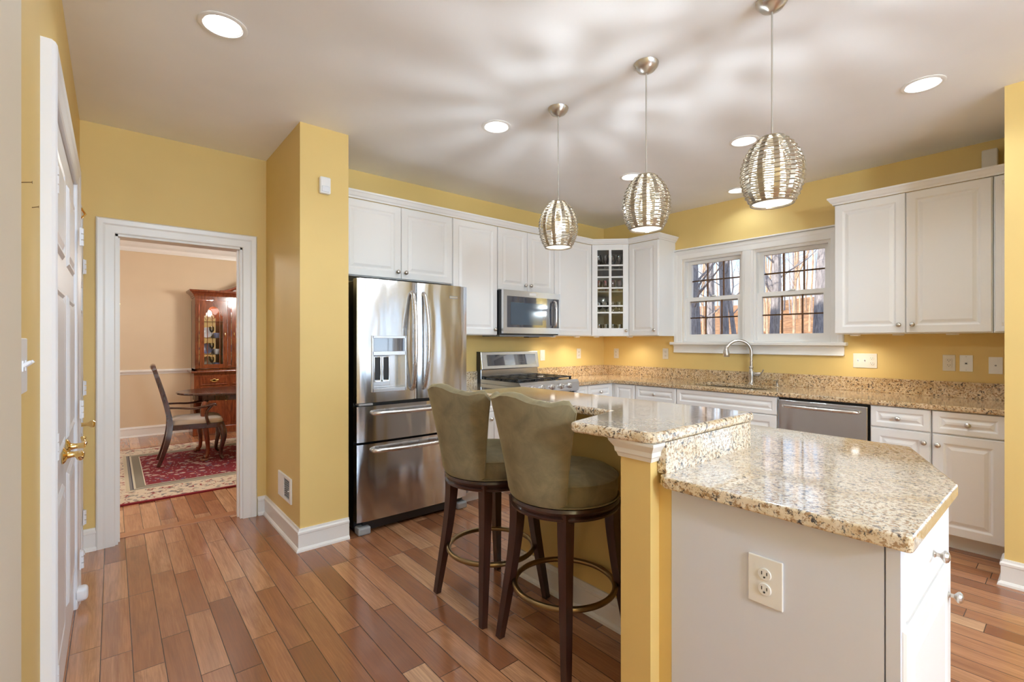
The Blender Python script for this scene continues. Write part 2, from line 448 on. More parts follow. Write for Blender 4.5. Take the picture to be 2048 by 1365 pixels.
# doorway trim
def casing_frame(bm, x0, x1, z0, z1, wd, prof, M, bottom=False):
    """mitred casing round an opening, local x across, z up, y out"""
    t = nb(); path = [(x0,z0),(x0,z1),(x1,z1),(x1,z0)]
    pts = [Vector(p) for p in path]; n = 4; rings = []
    for i in range(n):
        sxn = -1 if i in (0,1) else 1
        szn = 0
        if i in (1,2): szn = 1
        if bottom and i in (0,3): szn = -1
        rings.append([t.verts.new((pts[i].x+sxn*d, o_, pts[i].y+szn*d)) for d, o_ in prof])
    k = len(prof)
    for i in range(n if bottom else n-1):
        A, B = rings[i], rings[(i+1) % n]
        for j in range(k): t.faces.new((A[j], A[(j+1) % k], B[(j+1) % k], B[j]))
    if not bottom: t.faces.new(rings[0]); t.faces.new(rings[-1][::-1])
    bmesh.ops.recalc_face_normals(t, faces=t.faces)
    return merge(bm, t, M)
CAS = [(0,0),(0,.012),(.006,.016),(.05,.018),(.062,.022),(.088,.024),(.094,.020),(.098,.012),(.098,0)]
MD = frame_m((-4.692,.25,0), (0,-1,0))
struct('trim_doorway', casing_frame(nb(), 0, .737, 0, 2.045, .098, CAS, MD), WHITE)
jb = nb(); bx(jb, -4.692,-4.678, .25,.385, 0,2.045); bx(jb, -3.969,-3.955, .25,.385, 0,2.045); bx(jb, -4.692,-3.955, .25,.385, 2.031,2.045)
bx(jb, -4.678,-4.668,.30,.34,0,2.03); bx(jb, -3.979,-3.969,.30,.34,0,2.03)
struct('trim_doorway_jamb', jb, WHITE)
struct('trim_threshold', box(-4.678, -3.969, .36, .455, 0, .006, .002), STRIP)
MDD = frame_m((-3.955,.38,0), (0,1,0))
struct('trim_doorway_back', casing_frame(nb(), 0, .737, 0, 2.045, .098, CAS, MDD), WHITE)

# ------------------------------------------------------------------ windows
def sash(bm, w_, h_, x0, z0, y, fr=.042, fb=.05, M=None):
    bx(bm, x0, x0+fr, y-.02, y+.015, z0, z0+h_, M=M); bx(bm, x0+w_-fr, x0+w_, y-.02, y+.015, z0, z0+h_, M=M)
    bx(bm, x0+fr, x0+w_-fr, y-.02, y+.015, z0, z0+fb, M=M); bx(bm, x0+fr, x0+w_-fr, y-.02, y+.015, z0+h_-.04, z0+h_, M=M)
def grille(bm, w_, h_, x0, z0, y, nx=3, nz=2, fr=.042, fb=.05, t=.013, M=None):
    iw = w_-2*fr; ih = h_-fb-.04
    for i in range(1, nx): bx(bm, x0+fr+iw*i/nx-t/2, x0+fr+iw*i/nx+t/2, y-.006, y+.006, z0+fb, z0+h_-.04, M=M)
    for i in range(1, nz): bx(bm, x0+fr, x0+w_-fr, y-.0055, y+.0055, z0+fb+ih*i/nz-t/2, z0+fb+ih*i/nz+t/2, M=M)
GRILLE = mat('brown_window_grille', lin(112,72,34), .5)
def window_unit(name, M, w_, h_, lab):
    """double-hung unit in local frame: x across, y out into the room (negative = outside), z up"""
    H2 = h_/2
    b = nb()   # fixed frame
    for a in ((0,.022,0,h_),(w_-.022,w_,0,h_)): bx(b, a[0], a[1], -.12, -.005, a[2], a[3], M=M)
    bx(b, .022, w_-.022, -.12, -.005, h_-.025, h_, M=M); bx(b, .022, w_-.022, -.12, -.005, 0, .02, M=M)
    o = struct(name, b, WHITE, label=lab)
    u = nb(); sash(u, w_-.044, H2+.005, .022, H2-.02, -.085, M=M); struct('window_sash', u, WHITE, o)
    l = nb(); sash(l, w_-.044, H2+.01, .022, .02, -.045, fb=.06, M=M)
    bx(l, w_/2-.03, w_/2+.03, -.075, -.03, H2+.025, H2+.034, M=M); bx(l, w_/2-.012, w_/2+.02, -.06, -.04, H2+.03, H2+.046, M=M)
    struct('window_sash', l, WHITE, o)
    g = nb(); grille(g, w_-.044, H2+.005, .022, H2-.02, -.092, M=M); grille(g, w_-.044, H2+.01, .022, .02, -.052, fb=.06, M=M)
    struct('window_grille', g, GRILLE, o)
    p = nb(); bx(p, .06, w_-.06, -.0865, -.0835, H2+.02, h_-.05, M=M); bx(p, .06, w_-.06, -.0465, -.0435, .075, H2-.005, M=M)
    struct('window_pane', p, PANE, o)
    return o
uw = (WY1-WY0-.10)/2
window_unit('window_1', frame_m((0,WY1,WZ0), (-1,0,0)), uw, WZ1-WZ0, 'left double-hung window with brown grille above the sink')
window_unit('window_2', frame_m((0,WY1-uw-.10,WZ0), (-1,0,0)), uw, WZ1-WZ0, 'right double-hung window with brown grille above the sink')
t1 = nb(); ME = frame_m((0,WY1,0), (-1,0,0)); WW = WY1-WY0
casing_frame(t1, 0, WW, WZ0-.02, WZ1, .098, CAS, ME)
bx(t1, uw, uw+.10, -.12, .012, WZ0, WZ1, M=ME); bx(t1, uw+.02, uw+.08, .012, .018, WZ0, WZ1, .002, M=ME)
bx(t1, -.125, WW+.125, -.02, .060, WZ0-.030, WZ0, .006, M=ME)      # stool
bx(t1, -.100, WW+.100, 0, .016, WZ0-.115, WZ0-.030, .002, M=ME); bx(t1, -.100, WW+.100, 0, .028, WZ0-.045, WZ0-.030, .004, M=ME); bx(t1, -.100, WW+.100, 0, .022, WZ0-.115, WZ0-.103, .003, M=ME)
bx(t1, -.105, WW+.105, 0, .036, WZ1+.098, WZ1+.112, .004, M=ME)
struct('trim_window', t1, WHITE)
for i, (a, b_) in enumerate(EW):
    window_unit('window_%d' % (3+i), frame_m((-.95,b_,.7), (-1,0,0)), b_-a, 1.5, 'breakfast side window of white sashes')
    struct('trim_%d' % (3+i), casing_frame(nb(), 0, b_-a, .7, 2.2, .098, CAS, frame_m((-.95,b_,0), (-1,0,0)), bottom=True), WHITE)
for i, (a, b_) in enumerate(SWN):
    window_unit('window_%d' % (5+i), frame_m((b_,-7.05,.7), (0,1,0)), b_-a, 1.5, 'window behind the camera')
    struct('trim_%d' % (5+i), casing_frame(nb(), 0, b_-a, .7, 2.2, .098, CAS, frame_m((b_,-7.05,0), (0,1,0)), bottom=True), WHITE)

# ------------------------------------------------------------------ doors on the left wall
def six_panel(bm, w_, h_, M, t=.011, x0=0.0, z0=0.0):
    M = M @ Matrix.Translation((0,.0115,0))
    bx(bm, x0, x0+w_, -t, 0, z0, z0+h_, .002, M=M)
    sw = .25*w_/2 if w_ < .7 else .11; pw = (w_-3*sw)/2
    if w_ < .65: cols = [(w_*.17, w_*.66)]
    else: cols = [(sw, pw), (2*sw+pw, pw)]
    for cx, cw in cols:
        for a, b in ((.22,.78),(.92,1.52),(1.64,h_-.12)):
            ringpanel(bm, cw, b-a, [(0,-.001),(0,.001),(.012,.009),(.02,.009),(.03,.003),(.05,.010)], M, x0+cx, z0+a)
def wl(y): return frame_m((-4.865, y, 0), (1,0,0))
MW = frame_m((-4.865,-1.80,0), (1,0,0))    # local x = +y
struct('trim_pantry', casing_frame(nb(), 0, 1.20, 0, 2.12, .09, [(0,0),(0,.022),(.006,.026),(.05,.030),(.062,.034),(.088,.036),(.094,.032),(.098,.024),(.098,0)], MW), WHITE_DOOR)
def hinge(bm, x, z, M, h_=.09):
    bx(bm, x-.016, x+.016, 0, .006, z-h_/2, z+h_/2, M=M)
    for k in range(3): tube(bm, [M @ Vector((x, .009, z-h_/2+k*h_/3+.002)), M @ Vector((x, .009, z-h_/2+(k+1)*h_/3-.002))], .007)
def lever(parent, M, x, z, y0, dirx=1):
    b = nb(); R_ = Matrix.Rotation(radians(-90), 4, 'X')
    lathe(b, [(0,0),(.032,0),(.033,.004),(.026,.010),(.014,.016),(.011,.030),(.012,.052),(.014,.056),(0,.058)], M @ Matrix.Translation((x, y0, z)) @ R_)
    pts = smooth_pts([(x, y0+.052, z), (x+dirx*.03, y0+.056, z+.004), (x+dirx*.07, y0+.055, z-.006), (x+dirx*.105, y0+.050, z+.006), (x+dirx*.115, y0+.05, z+.016)], 5)
    tube(b, [M @ Vector(p) for p in pts], lerp_list([.012,.010,.008,.007,.010], 5), 10)
    return obj('lever_handle', b, BRASS, parent, smooth=True, label='polished brass lever handle')
d1 = struct('door_1', nb(), WHITE_DOOR); bpy.data.objects.remove(d1)
b = nb(); six_panel(b, .597, 2.10, MW, x0=.002, z0=.012); d1 = struct('door_1', b, WHITE_DOOR, label='near leaf of the white panelled pantry doors')
b = nb(); [hinge(b, .10, z, MW @ Matrix.Translation((0,.012,0))) for z in (.25,1.0,1.86)]; struct('door_hinge', b, WHITE_DOOR, d1)
lever(d1, MW, .47, .905, .012, -1)
b = nb(); six_panel(b, .597, 2.10, MW, x0=.601, z0=.012); d2 = struct('door_2', b, WHITE_DOOR, label='far leaf of the white panelled pantry doors')
b = nb(); [hinge(b, 1.185, z, MW @ Matrix.Translation((0,.034,0))) for z in (.25,1.0,1.86)]; struct('door_hinge', b, WHITE_DOOR, d2)
lever(d2, MW, .66, .905, .012, 1)
M3 = frame_m((-4.865,-.46,0), (1,0,0))
struct('trim_closet', casing_frame(nb(), .08, .60, 0, 2.10, .05, [(0,0),(0,.016),(.02,.020),(.05,.018),(.05,0)], M3), WHITE_DOOR)
b = nb(); six_panel(b, .52, 2.08, M3, x0=.08, z0=.012); d3 = struct('door_3', b, WHITE_DOOR, label='narrow white panelled door in the far left corner')
b = nb(); [hinge(b, .60, z, M3 @ Matrix.Translation((0,.02,0))) for z in (.25,1.05,1.80)]; struct('door_hinge', b, WHITE_DOOR, d3)
b = nb(); R_ = Matrix.Rotation(radians(-90), 4, 'X')
lathe(b, [(0,0),(.026,0),(.026,.004),(.012,.010),(.010,.045),(.014,.052),(.020,.060),(.020,.070),(.012,.078),(0,.078)], M3 @ Matrix.Translation((.17,.008,.88)) @ R_)
obj('door_knob', b, BRASS, d3, smooth=True)
b = nb(); bx(b, .11, .15, .012, .030, 2.00, 2.07, .003, M=M3); bx(b, .10, .16, .012, .018, 1.985, 2.0, .002, M=M3); tube(b, [M3 @ Vector(p) for p in ((.115,.03,2.06),(.145,.045,2.035),(.12,.03,2.01))], .005)
obj('door_latch', b, BRASS, d3)
# rubber door bumper by the pantry door's foot
b = nb(); bx(b, -4.864, -4.800, -.60, -.54, .03, .10, .018, 3)
tag(obj('door_stop', b, WHITE_DOOR, smooth=True), 'small white rubber door stop low on the pantry door casing', 'door stop')
# ================================================================== CABINETS
DP = [(0,0),(0,.014),(.004,.019),(.052,.019),(.056,.017),(.064,.012),(.072,.012),(.092,.0185)]
DPS = [(0,0),(0,.014),(.004,.019),(.032,.019),(.036,.017),(.042,.012),(.048,.012),(.064,.0185)]
def knob(parent, M, x, z, y0=.019):
    b = nb(); lathe(b, [(0,0),(.009,0),(.009,.002),(.0055,.006),(.0055,.013),(.010,.017),(.0155,.021),(.0165,.025),(.013,.030),(.006,.033),(0,.0335)], M @ Matrix.Translation((x, y0, z)) @ Matrix.Rotation(radians(-90), 4, 'X'), 18)
    return obj('knob', b, NICKEL, parent, smooth=True)
def front(parent, M, x, z, w_, h_, knob_at=None, name='door', prof=None):
    b = nb(); g = .0018
    ringpanel(b, w_-2*g, h_-2*g, prof or (DPS if h_ < .25 or w_ < .25 else DP), M, x+g, z+g)
    d = obj(name, b, CAB, parent)
    if knob_at:
        kx, kz = knob_at; knob(d, M, x+kx, z+kz)
    return d
UZ0, UZ1 = 1.395, 2.415
def upper(label, n, p0, w_, z0, z1, doors, depth=.31, group=None):
    """p0 = lower-left front corner (x,y) as seen from the room"""
    M = frame_m((p0[0], p0[1], 0), n); L = M @ Vector((w_/2, 0, z0))
    t = thing('wall_cabinet', label, 'cabinet', L)
    b = nb(); bx(b, .0005, w_-.0005, -depth, 0, z0, z1, M=M); obj('cabinet_body', b, CAB, t)
    for (x, dw, kx, kz) in doors: front(t, M, x, z0+.003, dw, z1-z0-.006, None if kx is None else (kx, kz))
    return t
F = -.31; N_Y = (0,-1,0); N_X = (-1,0,0)
upper('white two-door wall cabinet above the refrigerator', N_Y, (-3.45,F), 1.0, 1.832, UZ1, [(.035,.48,.445,.055),(.515,.48,.035,.055)])
upper('tall white single-door wall cabinet between the refrigerator and the microwave', N_Y, (-2.448,F), .495, UZ0, UZ1, [(.003,.49,.455,.05)])
upper('white two-door wall cabinet directly above the microwave', N_Y, (-1.951,F), .747, 1.822, UZ1, [(.002,.371,.335,.06),(.374,.371,.035,.06)])
upper('tall white single-door wall cabinet right of the microwave', N_Y, (-1.202,F), .590, UZ0, UZ1, [(.003,.583,None,None)])
upper('tall white wall cabinet between the glass corner cabinet and the window', N_X, (F,-.612), .375, UZ0, UZ1, [(.003,.369,.33,.06)])
upper('wide white two-door wall cabinet right of the window', N_X, (F,-2.572), .888, UZ0, UZ1, [(.002,.441,.405,.06),(.444,.441,.040,.06)])
upper('white wall cabinet cut off by the right pier', N_X, (F,-3.462), .092, UZ0, UZ1, [(.004,.086,None,None)])
# corner cabinet with glass door (hollow)
cc = thing('corner_wall_cabinet', 'white corner wall cabinet with a twelve-pane glass door', 'cabinet', (-.3,-.3,UZ0))
A_, B_ = Vector((-.612, F)), Vector((F, -.612))
outl = [(-.612,-.002),(-.612,F),(F,-.612),(-.002,-.612),(-.002,-.002)]
b = nb()
for z in (UZ0, UZ1-.02): slab(b, outl, [], z, z+.018)
bx(b, -.612,-.60, F,-.002, UZ0+.018, UZ1-.02); bx(b, F,-.002, -.612,-.60, UZ0+.018, UZ1-.02)
obj('cabinet_body', b, CAB, cc)
b = nb(); bx(b, -.598,-.02, -.02,-.003, UZ0+.019, UZ1-.021); bx(b, -.02,-.003, -.598,-.003, UZ0+.019, UZ1-.021); obj('cabinet_back', b, CABIN, cc)
shelfz = [1.66, 1.90, 2.145]
for z in shelfz:
    obj('shelf', slab(nb(), [(-.595,-.025),(-.595,F-.01),(F-.01,-.595),(-.025,-.595),(-.025,-.025)], [], z-.016, z), CABIN, cc)
nd = Vector((-1,-1,0)).normalized(); MC = frame_m((A_.x, A_.y, 0), nd); dw = (B_-A_).length
b = nb(); z0, z1 = UZ0+.003, UZ1-.003; fr = .062
x0_, x1_ = .012, dw-.012
bx(b, x0_, x0_+fr, 0, .019, z0, z1, .002, M=MC); bx(b, x1_-fr, x1_, 0, .019, z0, z1, .002, M=MC)
bx(b, x0_+fr, x1_-fr, 0, .019, z0, z0+.085, M=MC); bx(b, x0_+fr, x1_-fr, 0, .019, z1-.06, z1, M=MC)
cx_ = (x0_+x1_)/2; bx(b, cx_-.014, cx_+.014, .002, .017, z0+.085, z1-.06, .002, M=MC)
ih0, ih1 = z0+.085, z1-.06
rows = [.19,.295,.465,.545+.0,.815-.0]
fz = [0, .208, .312, .498, .655, .800, 1.0]
for q in (.200,.285,.515,.655,.805): bx(b, x0_+fr, x1_-fr, .003, .016, ih0+(ih1-ih0)*q-.0085, ih0+(ih1-ih0)*q+.0085, .002, M=MC)
cd = obj('door', b, CAB, cc); knob(cd, MC, x1_-.03, UZ0+.06)
b = nb(); bx(b, x0_+fr-.005, x1_-fr+.005, .006, .009, ih0-.005, ih1+.005, M=MC); obj('glass_pane', b, PANE, cd)
# crown on top of the cabinets
CR = [(0,0),(.010,0),(.013,.010),(.022,.018),(.034,.038),(.040,.044),(.040,.056),(0,.056)]
struct('trim_cabinet_crown_north', sweep(nb(), CR, [(-3.475,F-.014),(-.612,F-.014),(F-.014,-.612),(F-.014,-.987),(-.001,-.987)], z=UZ1), CAB)
struct('trim_cabinet_crown_east', sweep(nb(), CR, [(-.001,-2.572),(F-.014,-2.572),(F-.014,-3.553)], z=UZ1), CAB)

# ------------------------------------------------------------------ base cabinets
BF = -.612
def base(label, n, p0, w_, parts_, depth=.60, top=.892):
    M = frame_m((p0[0], p0[1], 0), n); t = thing('base_cabinet', label, 'cabinet', M @ Vector((w_/2,0,0)))
    b = nb(); bx(b, .0005, w_-.0005, -depth, 0, .10, top, M=M); top < .8 and bx(b, .0005, w_-.0005, -.03, 0, top, .892, M=M); bx(b, .0005, w_-.0005, -depth, -.075, 0, .10, M=M); obj('cabinet_body', b, CAB, t)
    for kind, x, z, fw, fh, k in parts_: front(t, M, x, z, fw, fh, k, kind)
    return t
DZ = .745
base('white base cabinet between the refrigerator and the range', N_Y, (-2.49,BF), .528, [('drawer',.003,DZ,.522,.145,(.26,.07)),('door',.003,.105,.26,.635,(.22,.58)),('door',.264,.105,.26,.635,(.04,.58))])
base('white base cabinet between the range and the corner', N_Y, (-1.198,BF), .586, [('drawer',.003,DZ,.165,.145,None),('drawer',.172,DZ,.37,.145,(.185,.07)),('door',.003,.105,.54,.635,(.5,.58))])
base('narrow white corner base cabinet', N_X, (BF,-.614), .298, [('door',.045,.105,.245,.785,None)])
base('white drawer base cabinet left of the sink', N_X, (BF,-.914), .458, [('drawer',.003,DZ,.452,.145,(.225,.07)),('door',.003,.105,.452,.635,(.41,.58))])
base('white sink base cabinet below the faucet', N_X, (BF,-1.374), .893, [('drawer_front',.003,DZ,.887,.145,None),('door',.003,.105,.442,.635,(.4,.58)),('door',.447,.105,.442,.635,(.04,.58))], top=.69)
base('white base cabinet just right of the dishwasher', N_X, (BF,-2.873), .327, [('drawer',.003,DZ,.321,.145,(.155,.07)),('door',.003,.105,.321,.635,(.290,.57))])
base('white base cabinet at the right pier', N_X, (BF,-3.202), .350, [('drawer',.003,DZ,.335,.145,(.17,.07)),('door',.003,.105,.335,.635,(.030,.565))])

# ------------------------------------------------------------------ worktops
CT0, CT1 = .894, .93
def rounded_rect(x0, x1, y0, y1, r): return round_poly([(x0,y0),(x1,y0),(x1,y1),(x0,y1)], r, 6)
wk = thing('worktop', 'speckled granite L-shaped worktop, warm lamplight in its colour, around the sink with low backsplash', 'worktop', (-.3,-1.5,CT0))
sink_o = round_poly([(-.53,-2.13),(-.13,-2.13),(-.13,-1.42),(-.53,-1.42)], .09, 6)
b = slab(nb(), [(-1.200,-.002),(-.002,-.002),(-.002,-3.550),(-.648,-3.550),(-.648,-.648),(-1.200,-.648)], [sink_o], CT0, CT1, .011, 3); obj('worktop_slab', b, GRANITE_WARMLIT, wk)
b = nb(); bx(b, -1.200,-.024, -.024,-.002, CT1, 1.045, .002); bx(b, -.024,-.002, -3.55,-.002, CT1, 1.045, .002); bx(b, -.60,-.024, -3.552,-3.532, CT1, 1.045, .002)
obj('backsplash', b, GRANITE_WARMLIT, wk)
wk2 = thing('worktop', 'short granite worktop between the refrigerator and the range', 'worktop', (-2.2,-.3,CT0))
obj('worktop_slab', slab(nb(), [(-2.488,-.002),(-1.965,-.002),(-1.965,-.648),(-2.488,-.648)][::-1], [], CT0, CT1, .011, 3), GRANITE, wk2)
obj('backsplash', box(-2.488,-1.965,-.024,-.002,CT1,1.045,.002), GRANITE, wk2)
# sink
sk = thing('kitchen_sink', 'undermount stainless steel sink set in the granite worktop', 'sink', (-.33,-1.77,.70))
b = nb(); t = nb(); inner = round_poly([(-.525,-2.125),(-.135,-2.125),(-.135,-1.425),(-.525,-1.425)], .09, 6)
ctr = Vector((-.33,-1.775)); rg = []
for z, s in ((.893,1.0),(.74,.97),(.715,.88),(.712,.1)):
    rg.append([t.verts.new((ctr.x+(x-ctr.x)*s, ctr.y+(y-ctr.y)*s, z)) for x, y in inner])
for A, B in zip(rg, rg[1:]):
    for i in range(len(A)): t.faces.new((A[i], A[(i+1) % len(A)], B[(i+1) % len(A)], B[i]))
t.faces.new(rg[-1]); merge(b, t); obj('basin', b, STEELF, sk, smooth=True)
b = lathe(nb(), [(0,.7125),(.04,.7125),(.043,.716),(.035,.716),(.03,.7135),(0,.7135)], Matrix.Translation((-.33,-1.775,0))); obj('drain', b, CHROME, sk)
# faucet
fc = thing('kitchen_faucet', 'brushed nickel gooseneck faucet behind the sink', 'faucet', (-.075,-1.825,CT1))
b = lathe(nb(), [(0,CT1),(.030,CT1),(.030,CT1+.006),(.024,CT1+.012),(.021,CT1+.03),(.024,CT1+.07),(.026,CT1+.10),(.022,CT1+.135),(.016,CT1+.15),(.021,CT1+.158),(.021,CT1+.166),(.015,CT1+.175),(0,CT1+.175)], Matrix.Translation((-.075,-1.825,0)))
obj('faucet_body', b, NICKEL, fc, smooth=True)
sp = [(-.075,-1.825,1.10),(-.075,-1.825,1.22)]; dv = Vector((-.50,.62)).normalized(); R0 = .112
for k in range(13):
    a = pi*k/12*.93
    sp.append((-.075+dv.x*(R0-R0*cos(a)), -1.825+dv.y*(R0-R0*cos(a)), 1.235+R0*sin(a)*1.0))
b = tube(nb(), sp, .0145, 14); obj('spout', b, NICKEL, fc, smooth=True)
e = Vector(sp[-1]); b = lathe(nb(), [(0,.03),(.016,.03),(.019,.01),(.027,-.02),(.031,-.045),(.029,-.066),(.026,-.070),(0,-.070)], Matrix.Translation(e)); obj('spray_head', b, NICKEL, fc, smooth=True)
b = tube(nb(), [(-.078,-1.85,1.03),(-.08,-1.895,1.03)], [.020,.017], 14); tube(b, [(-.08,-1.89,1.03),(-.08,-1.915,1.032)], [.022,.016], 14); tube(b, smooth_pts([(-.08,-1.905,1.03),(-.088,-1.925,1.045),(-.10,-1.945,1.075)], 4), [.0065]*9, 10); obj('faucet_handle', b, NICKEL, fc, smooth=True)
b = lathe(nb(), [(0,CT1),(.018,CT1),(.018,CT1+.005),(.010,CT1+.012),(.009,CT1+.05),(.012,CT1+.055),(0,CT1+.06)], Matrix.Translation((-.09,-2.06,0)), 16); tube(b, [(-.09,-2.06,CT1+.05),(-.13,-2.045,CT1+.052)], .005)
tag(obj('soap_dispenser', b, NICKEL, smooth=True), 'small nickel soap pump right of the faucet', 'soap dispenser')

# ================================================================== APPLIANCES
# refrigerator
FX0, FX1, FY = -3.425, -2.517, -.645
fg = thing('refrigerator', 'tall stainless steel french-door refrigerator with a water dispenser', 'refrigerator', ((FX0+FX1)/2, -.33, 0))
obj('refrigerator_case', box(FX0+.004, FX1-.004, FY+.075, -.012, .03, 1.760, .004), BLACK, fg)
xm = -2.966
def sdoor(x0, x1, z0, z1, curve=.012, hole=None):
    """bowed steel front; hole = (hx0,hx1,hz0,hz1)"""
    t = nb(); xs = [x0+(x1-x0)*i/14 for i in range(15)]; zs = [z0, z1]
    if hole:
        xs = sorted([x for x in xs if abs(x-hole[0]) > .012 and abs(x-hole[1]) > .012] + [hole[0], hole[1]]); zs = [z0, hole[2], hole[3], z1]
    yy = lambda x: FY - curve*(1-((x-(x0+x1)/2)/((x1-x0)/2))**2) + (.008 if x in (xs[0], xs[-1]) else 0)
    G = [[t.verts.new((x, yy(x), z)) for x in xs] for z in zs]
    for j in range(len(zs)-1):
        for i in range(len(xs)-1):
            if hole and j == 1 and hole[0] <= xs[i] and xs[i+1] <= hole[1]+1e-6: continue
            t.faces.new((G[j][i], G[j][i+1], G[j+1][i+1], G[j+1][i]))
    # sides
    Bk = [[t.verts.new((x, FY+.07, z)) for x in (x0, x1)] for z in (z0, z1)]
    t.faces.new((*[v for v in G[0]], Bk[0][1], Bk[0][0])); t.faces.new((*[v for v in G[-1][::-1]], Bk[1][0], Bk[1][1]))
    t.faces.new((*[G[j][0] for j in range(len(zs))], Bk[1][0], Bk[0][0])); t.faces.new((*[G[j][-1] for j in range(len(zs)-1,-1,-1)], Bk[0][1], Bk[1][1]))
    t.faces.new((Bk[0][0], Bk[0][1], Bk[1][1], Bk[1][0]))
    bmesh.ops.recalc_face_normals(t, faces=t.faces)
    return t
def bow_handle(pts, r, flat=1.0):
    n = 5; P_ = smooth_pts(pts, n); return tube(nb(), P_, lerp_list(r, n), 12, flat=flat)
HO = (-3.322, -3.068, .985, 1.372)
ld = obj('refrigerator_door', sdoor(FX0, xm-.003, .912, 1.775, hole=HO), STEEL, fg, smooth=True)
rd = obj('refrigerator_door', sdoor(xm+.003, FX1, .912, 1.775), STEEL, fg, smooth=True)
for d_, sx_, nm in ((ld,-1,'l'),(rd,1,'r')):
    hx = xm + sx_*.048
    obj('door_handle', bow_handle([(hx,FY-.005,1.70),(hx,FY-.035,1.665),(hx+sx_*.004,FY-.070,1.50),(hx+sx_*.006,FY-.078,1.35),(hx+sx_*.004,FY-.070,1.18),(hx,FY-.035,1.02),(hx,FY-.005,.985)], [.013,.016,.016,.016,.016,.016,.013]), STEELH, d_, smooth=True)
# dispenser
b = nb(); fy = FY-.012
for a in ((HO[0]-.006,HO[0]+.008,HO[2]-.002,HO[3]+.006),(HO[1]-.008,HO[1]+.006,HO[2]-.002,HO[3]+.006)): bx(b, a[0],a[1],fy-.006,fy+.02,a[2],a[3],.002)
bx(b, HO[0],HO[1],fy-.006,fy+.02,HO[3]-.012,HO[3]+.006,.002); bx(b, HO[0],HO[1],fy-.006,fy+.02,1.240,1.268,.002); bx(b, HO[0],HO[1],fy-.006,fy+.06,HO[2]-.004,HO[2]+.022,.002)
bx(b, HO[0],HO[1],fy+.075,fy+.08,HO[2],1.25); bx(b, HO[0]+.02,HO[0]+.155,fy+.05,fy+.075,1.02,1.235,.003); bx(b, HO[0]-.001,HO[0]+.003,fy+.01,fy+.08,HO[2],1.25)
bx(b, HO[1]-.003,HO[1]+.001,fy+.01,fy+.08,HO[2],1.25)
dp = obj('water_dispenser', b, STEELF, ld)
b = nb(); bx(b, HO[0]+.008,HO[1]-.008,fy-.003,fy+.02,1.268,HO[3]-.012); obj('display', b, DARKGLASS, dp)
for k in range(2):
    b = nb(); bx(b, HO[0]+.028+k*.064, HO[0]+.070+k*.064, fy+.028, fy+.046, 1.065, 1.225, .004); obj('lever_pad', b, BLACK, dp)
    b = nb(); bx(b, HO[0]+.024+k*.064, HO[0]+.028+k*.064, fy+.024, fy+.05, 1.055, 1.23); bx(b, HO[0]+.070+k*.064, HO[0]+.074+k*.064, fy+.024, fy+.05, 1.055, 1.23); bx(b, HO[0]+.024+k*.064, HO[0]+.074+k*.064, fy+.024, fy+.05, 1.05, 1.062, .002); obj('lever_frame', b, CHROME, dp)
b = nb(); bx(b, -2.690,-2.615,FY-.0125,FY-.004,1.674,1.694,.001); bd = obj('badge', b, GREYP, rd)
obj('badge_face', box(-2.687,-2.618,FY-.0135,FY-.006,1.677,1.691), STEELF, bd)
obj('hinge_cover', box(FX0+.01,FX0+.11,FY-.008,FY+.06,.893,.908,.003), GREYP, fg)
d1_ = obj('drawer', sdoor(FX0, FX1, .640, .888, .010), STEEL, fg, smooth=True)
d2_ = obj('freezer_drawer', sdoor(FX0, FX1, .090, .624, .010), STEEL, fg, smooth=True)
for d_, z in ((d1_,.838),(d2_,.578)):
    obj('drawer_handle', bow_handle([(FX0+.11,FY-.008,z),(FX0+.13,FY-.04,z),(FX0+.30,FY-.066,z),(xm-.005,FY-.072,z),(FX1-.30,FY-.066,z),(FX1-.13,FY-.04,z),(FX1-.11,FY-.008,z)], [.015,.017,.015,.015,.015,.017,.015]), STEELH, d_, smooth=True)
obj('toe_grille', box(FX0+.05, FX1-.05, FY+.03, FY+.07, .02, .085), BLACK, fg)
for x in (FX0+.005, FX1-.095): obj('foot_cover', box(x, x+.09, FY-.012, FY+.07, 0, .055, .012), GREYP, fg)

# range
RX0, RX1, RY = -1.962, -1.203, -.655
rg_ = thing('gas_range', 'stainless steel gas range with black grates and five knobs', 'range', ((RX0+RX1)/2, -.33, 0))
b = nb(); bx(b, RX0, RX1, -.60, -.02, .02, .915, .002); obj('range_body', b, BLACK, rg_)
b = nb(); slab(b, [(-.60,.855),(RY,.855),(RY-.012,.875),(RY-.012,.945),(RY+.01,.968),(-.06,.968),(-.06,.93),(-.60,.93)], [], 0, RX1-RX0, M=Matrix(((0,0,1,RX0),(1,0,0,0),(0,1,0,0),(0,0,0,1)))); obj('cooktop_shell', b, STEELF, rg_)
obj('cooktop', box(RX0+.02, RX1-.02, -.60, -.075, .966, .971), BLACKM, rg_)
for i in range(3):
    b = nb(); gx0 = RX0+.03+i*.235; gx1 = gx0+.23; gz = .985
    for y in (-.59,-.465,-.34,-.215,-.09): bx(b, gx0, gx1, y-.006, y+.006, gz, gz+.013, .003)
    for x in (gx0+.006, (gx0+gx1)/2, gx1-.006): bx(b, x-.006, x+.006, -.59, -.09, gz, gz+.013, .003)
    for x in (gx0+.006, gx1-.006):
        for y in (-.58,-.34,-.10): bx(b, x-.007, x+.007, y-.008, y+.008, .968, gz+.002)
    obj('grate', b, BLACKM, rg_)
for x, y in ((RX0+.145,-.47),(RX0+.145,-.20),(RX0+.38,-.33),(RX0+.615,-.47),(RX0+.615,-.20)):
    obj('burner', lathe(nb(), [(0,.971),(.045,.971),(.045,.976),(.034,.980),(.034,.986),(0,.988)], Matrix.Translation((x,y,0)), 20), BLACK, rg_, smooth=True)
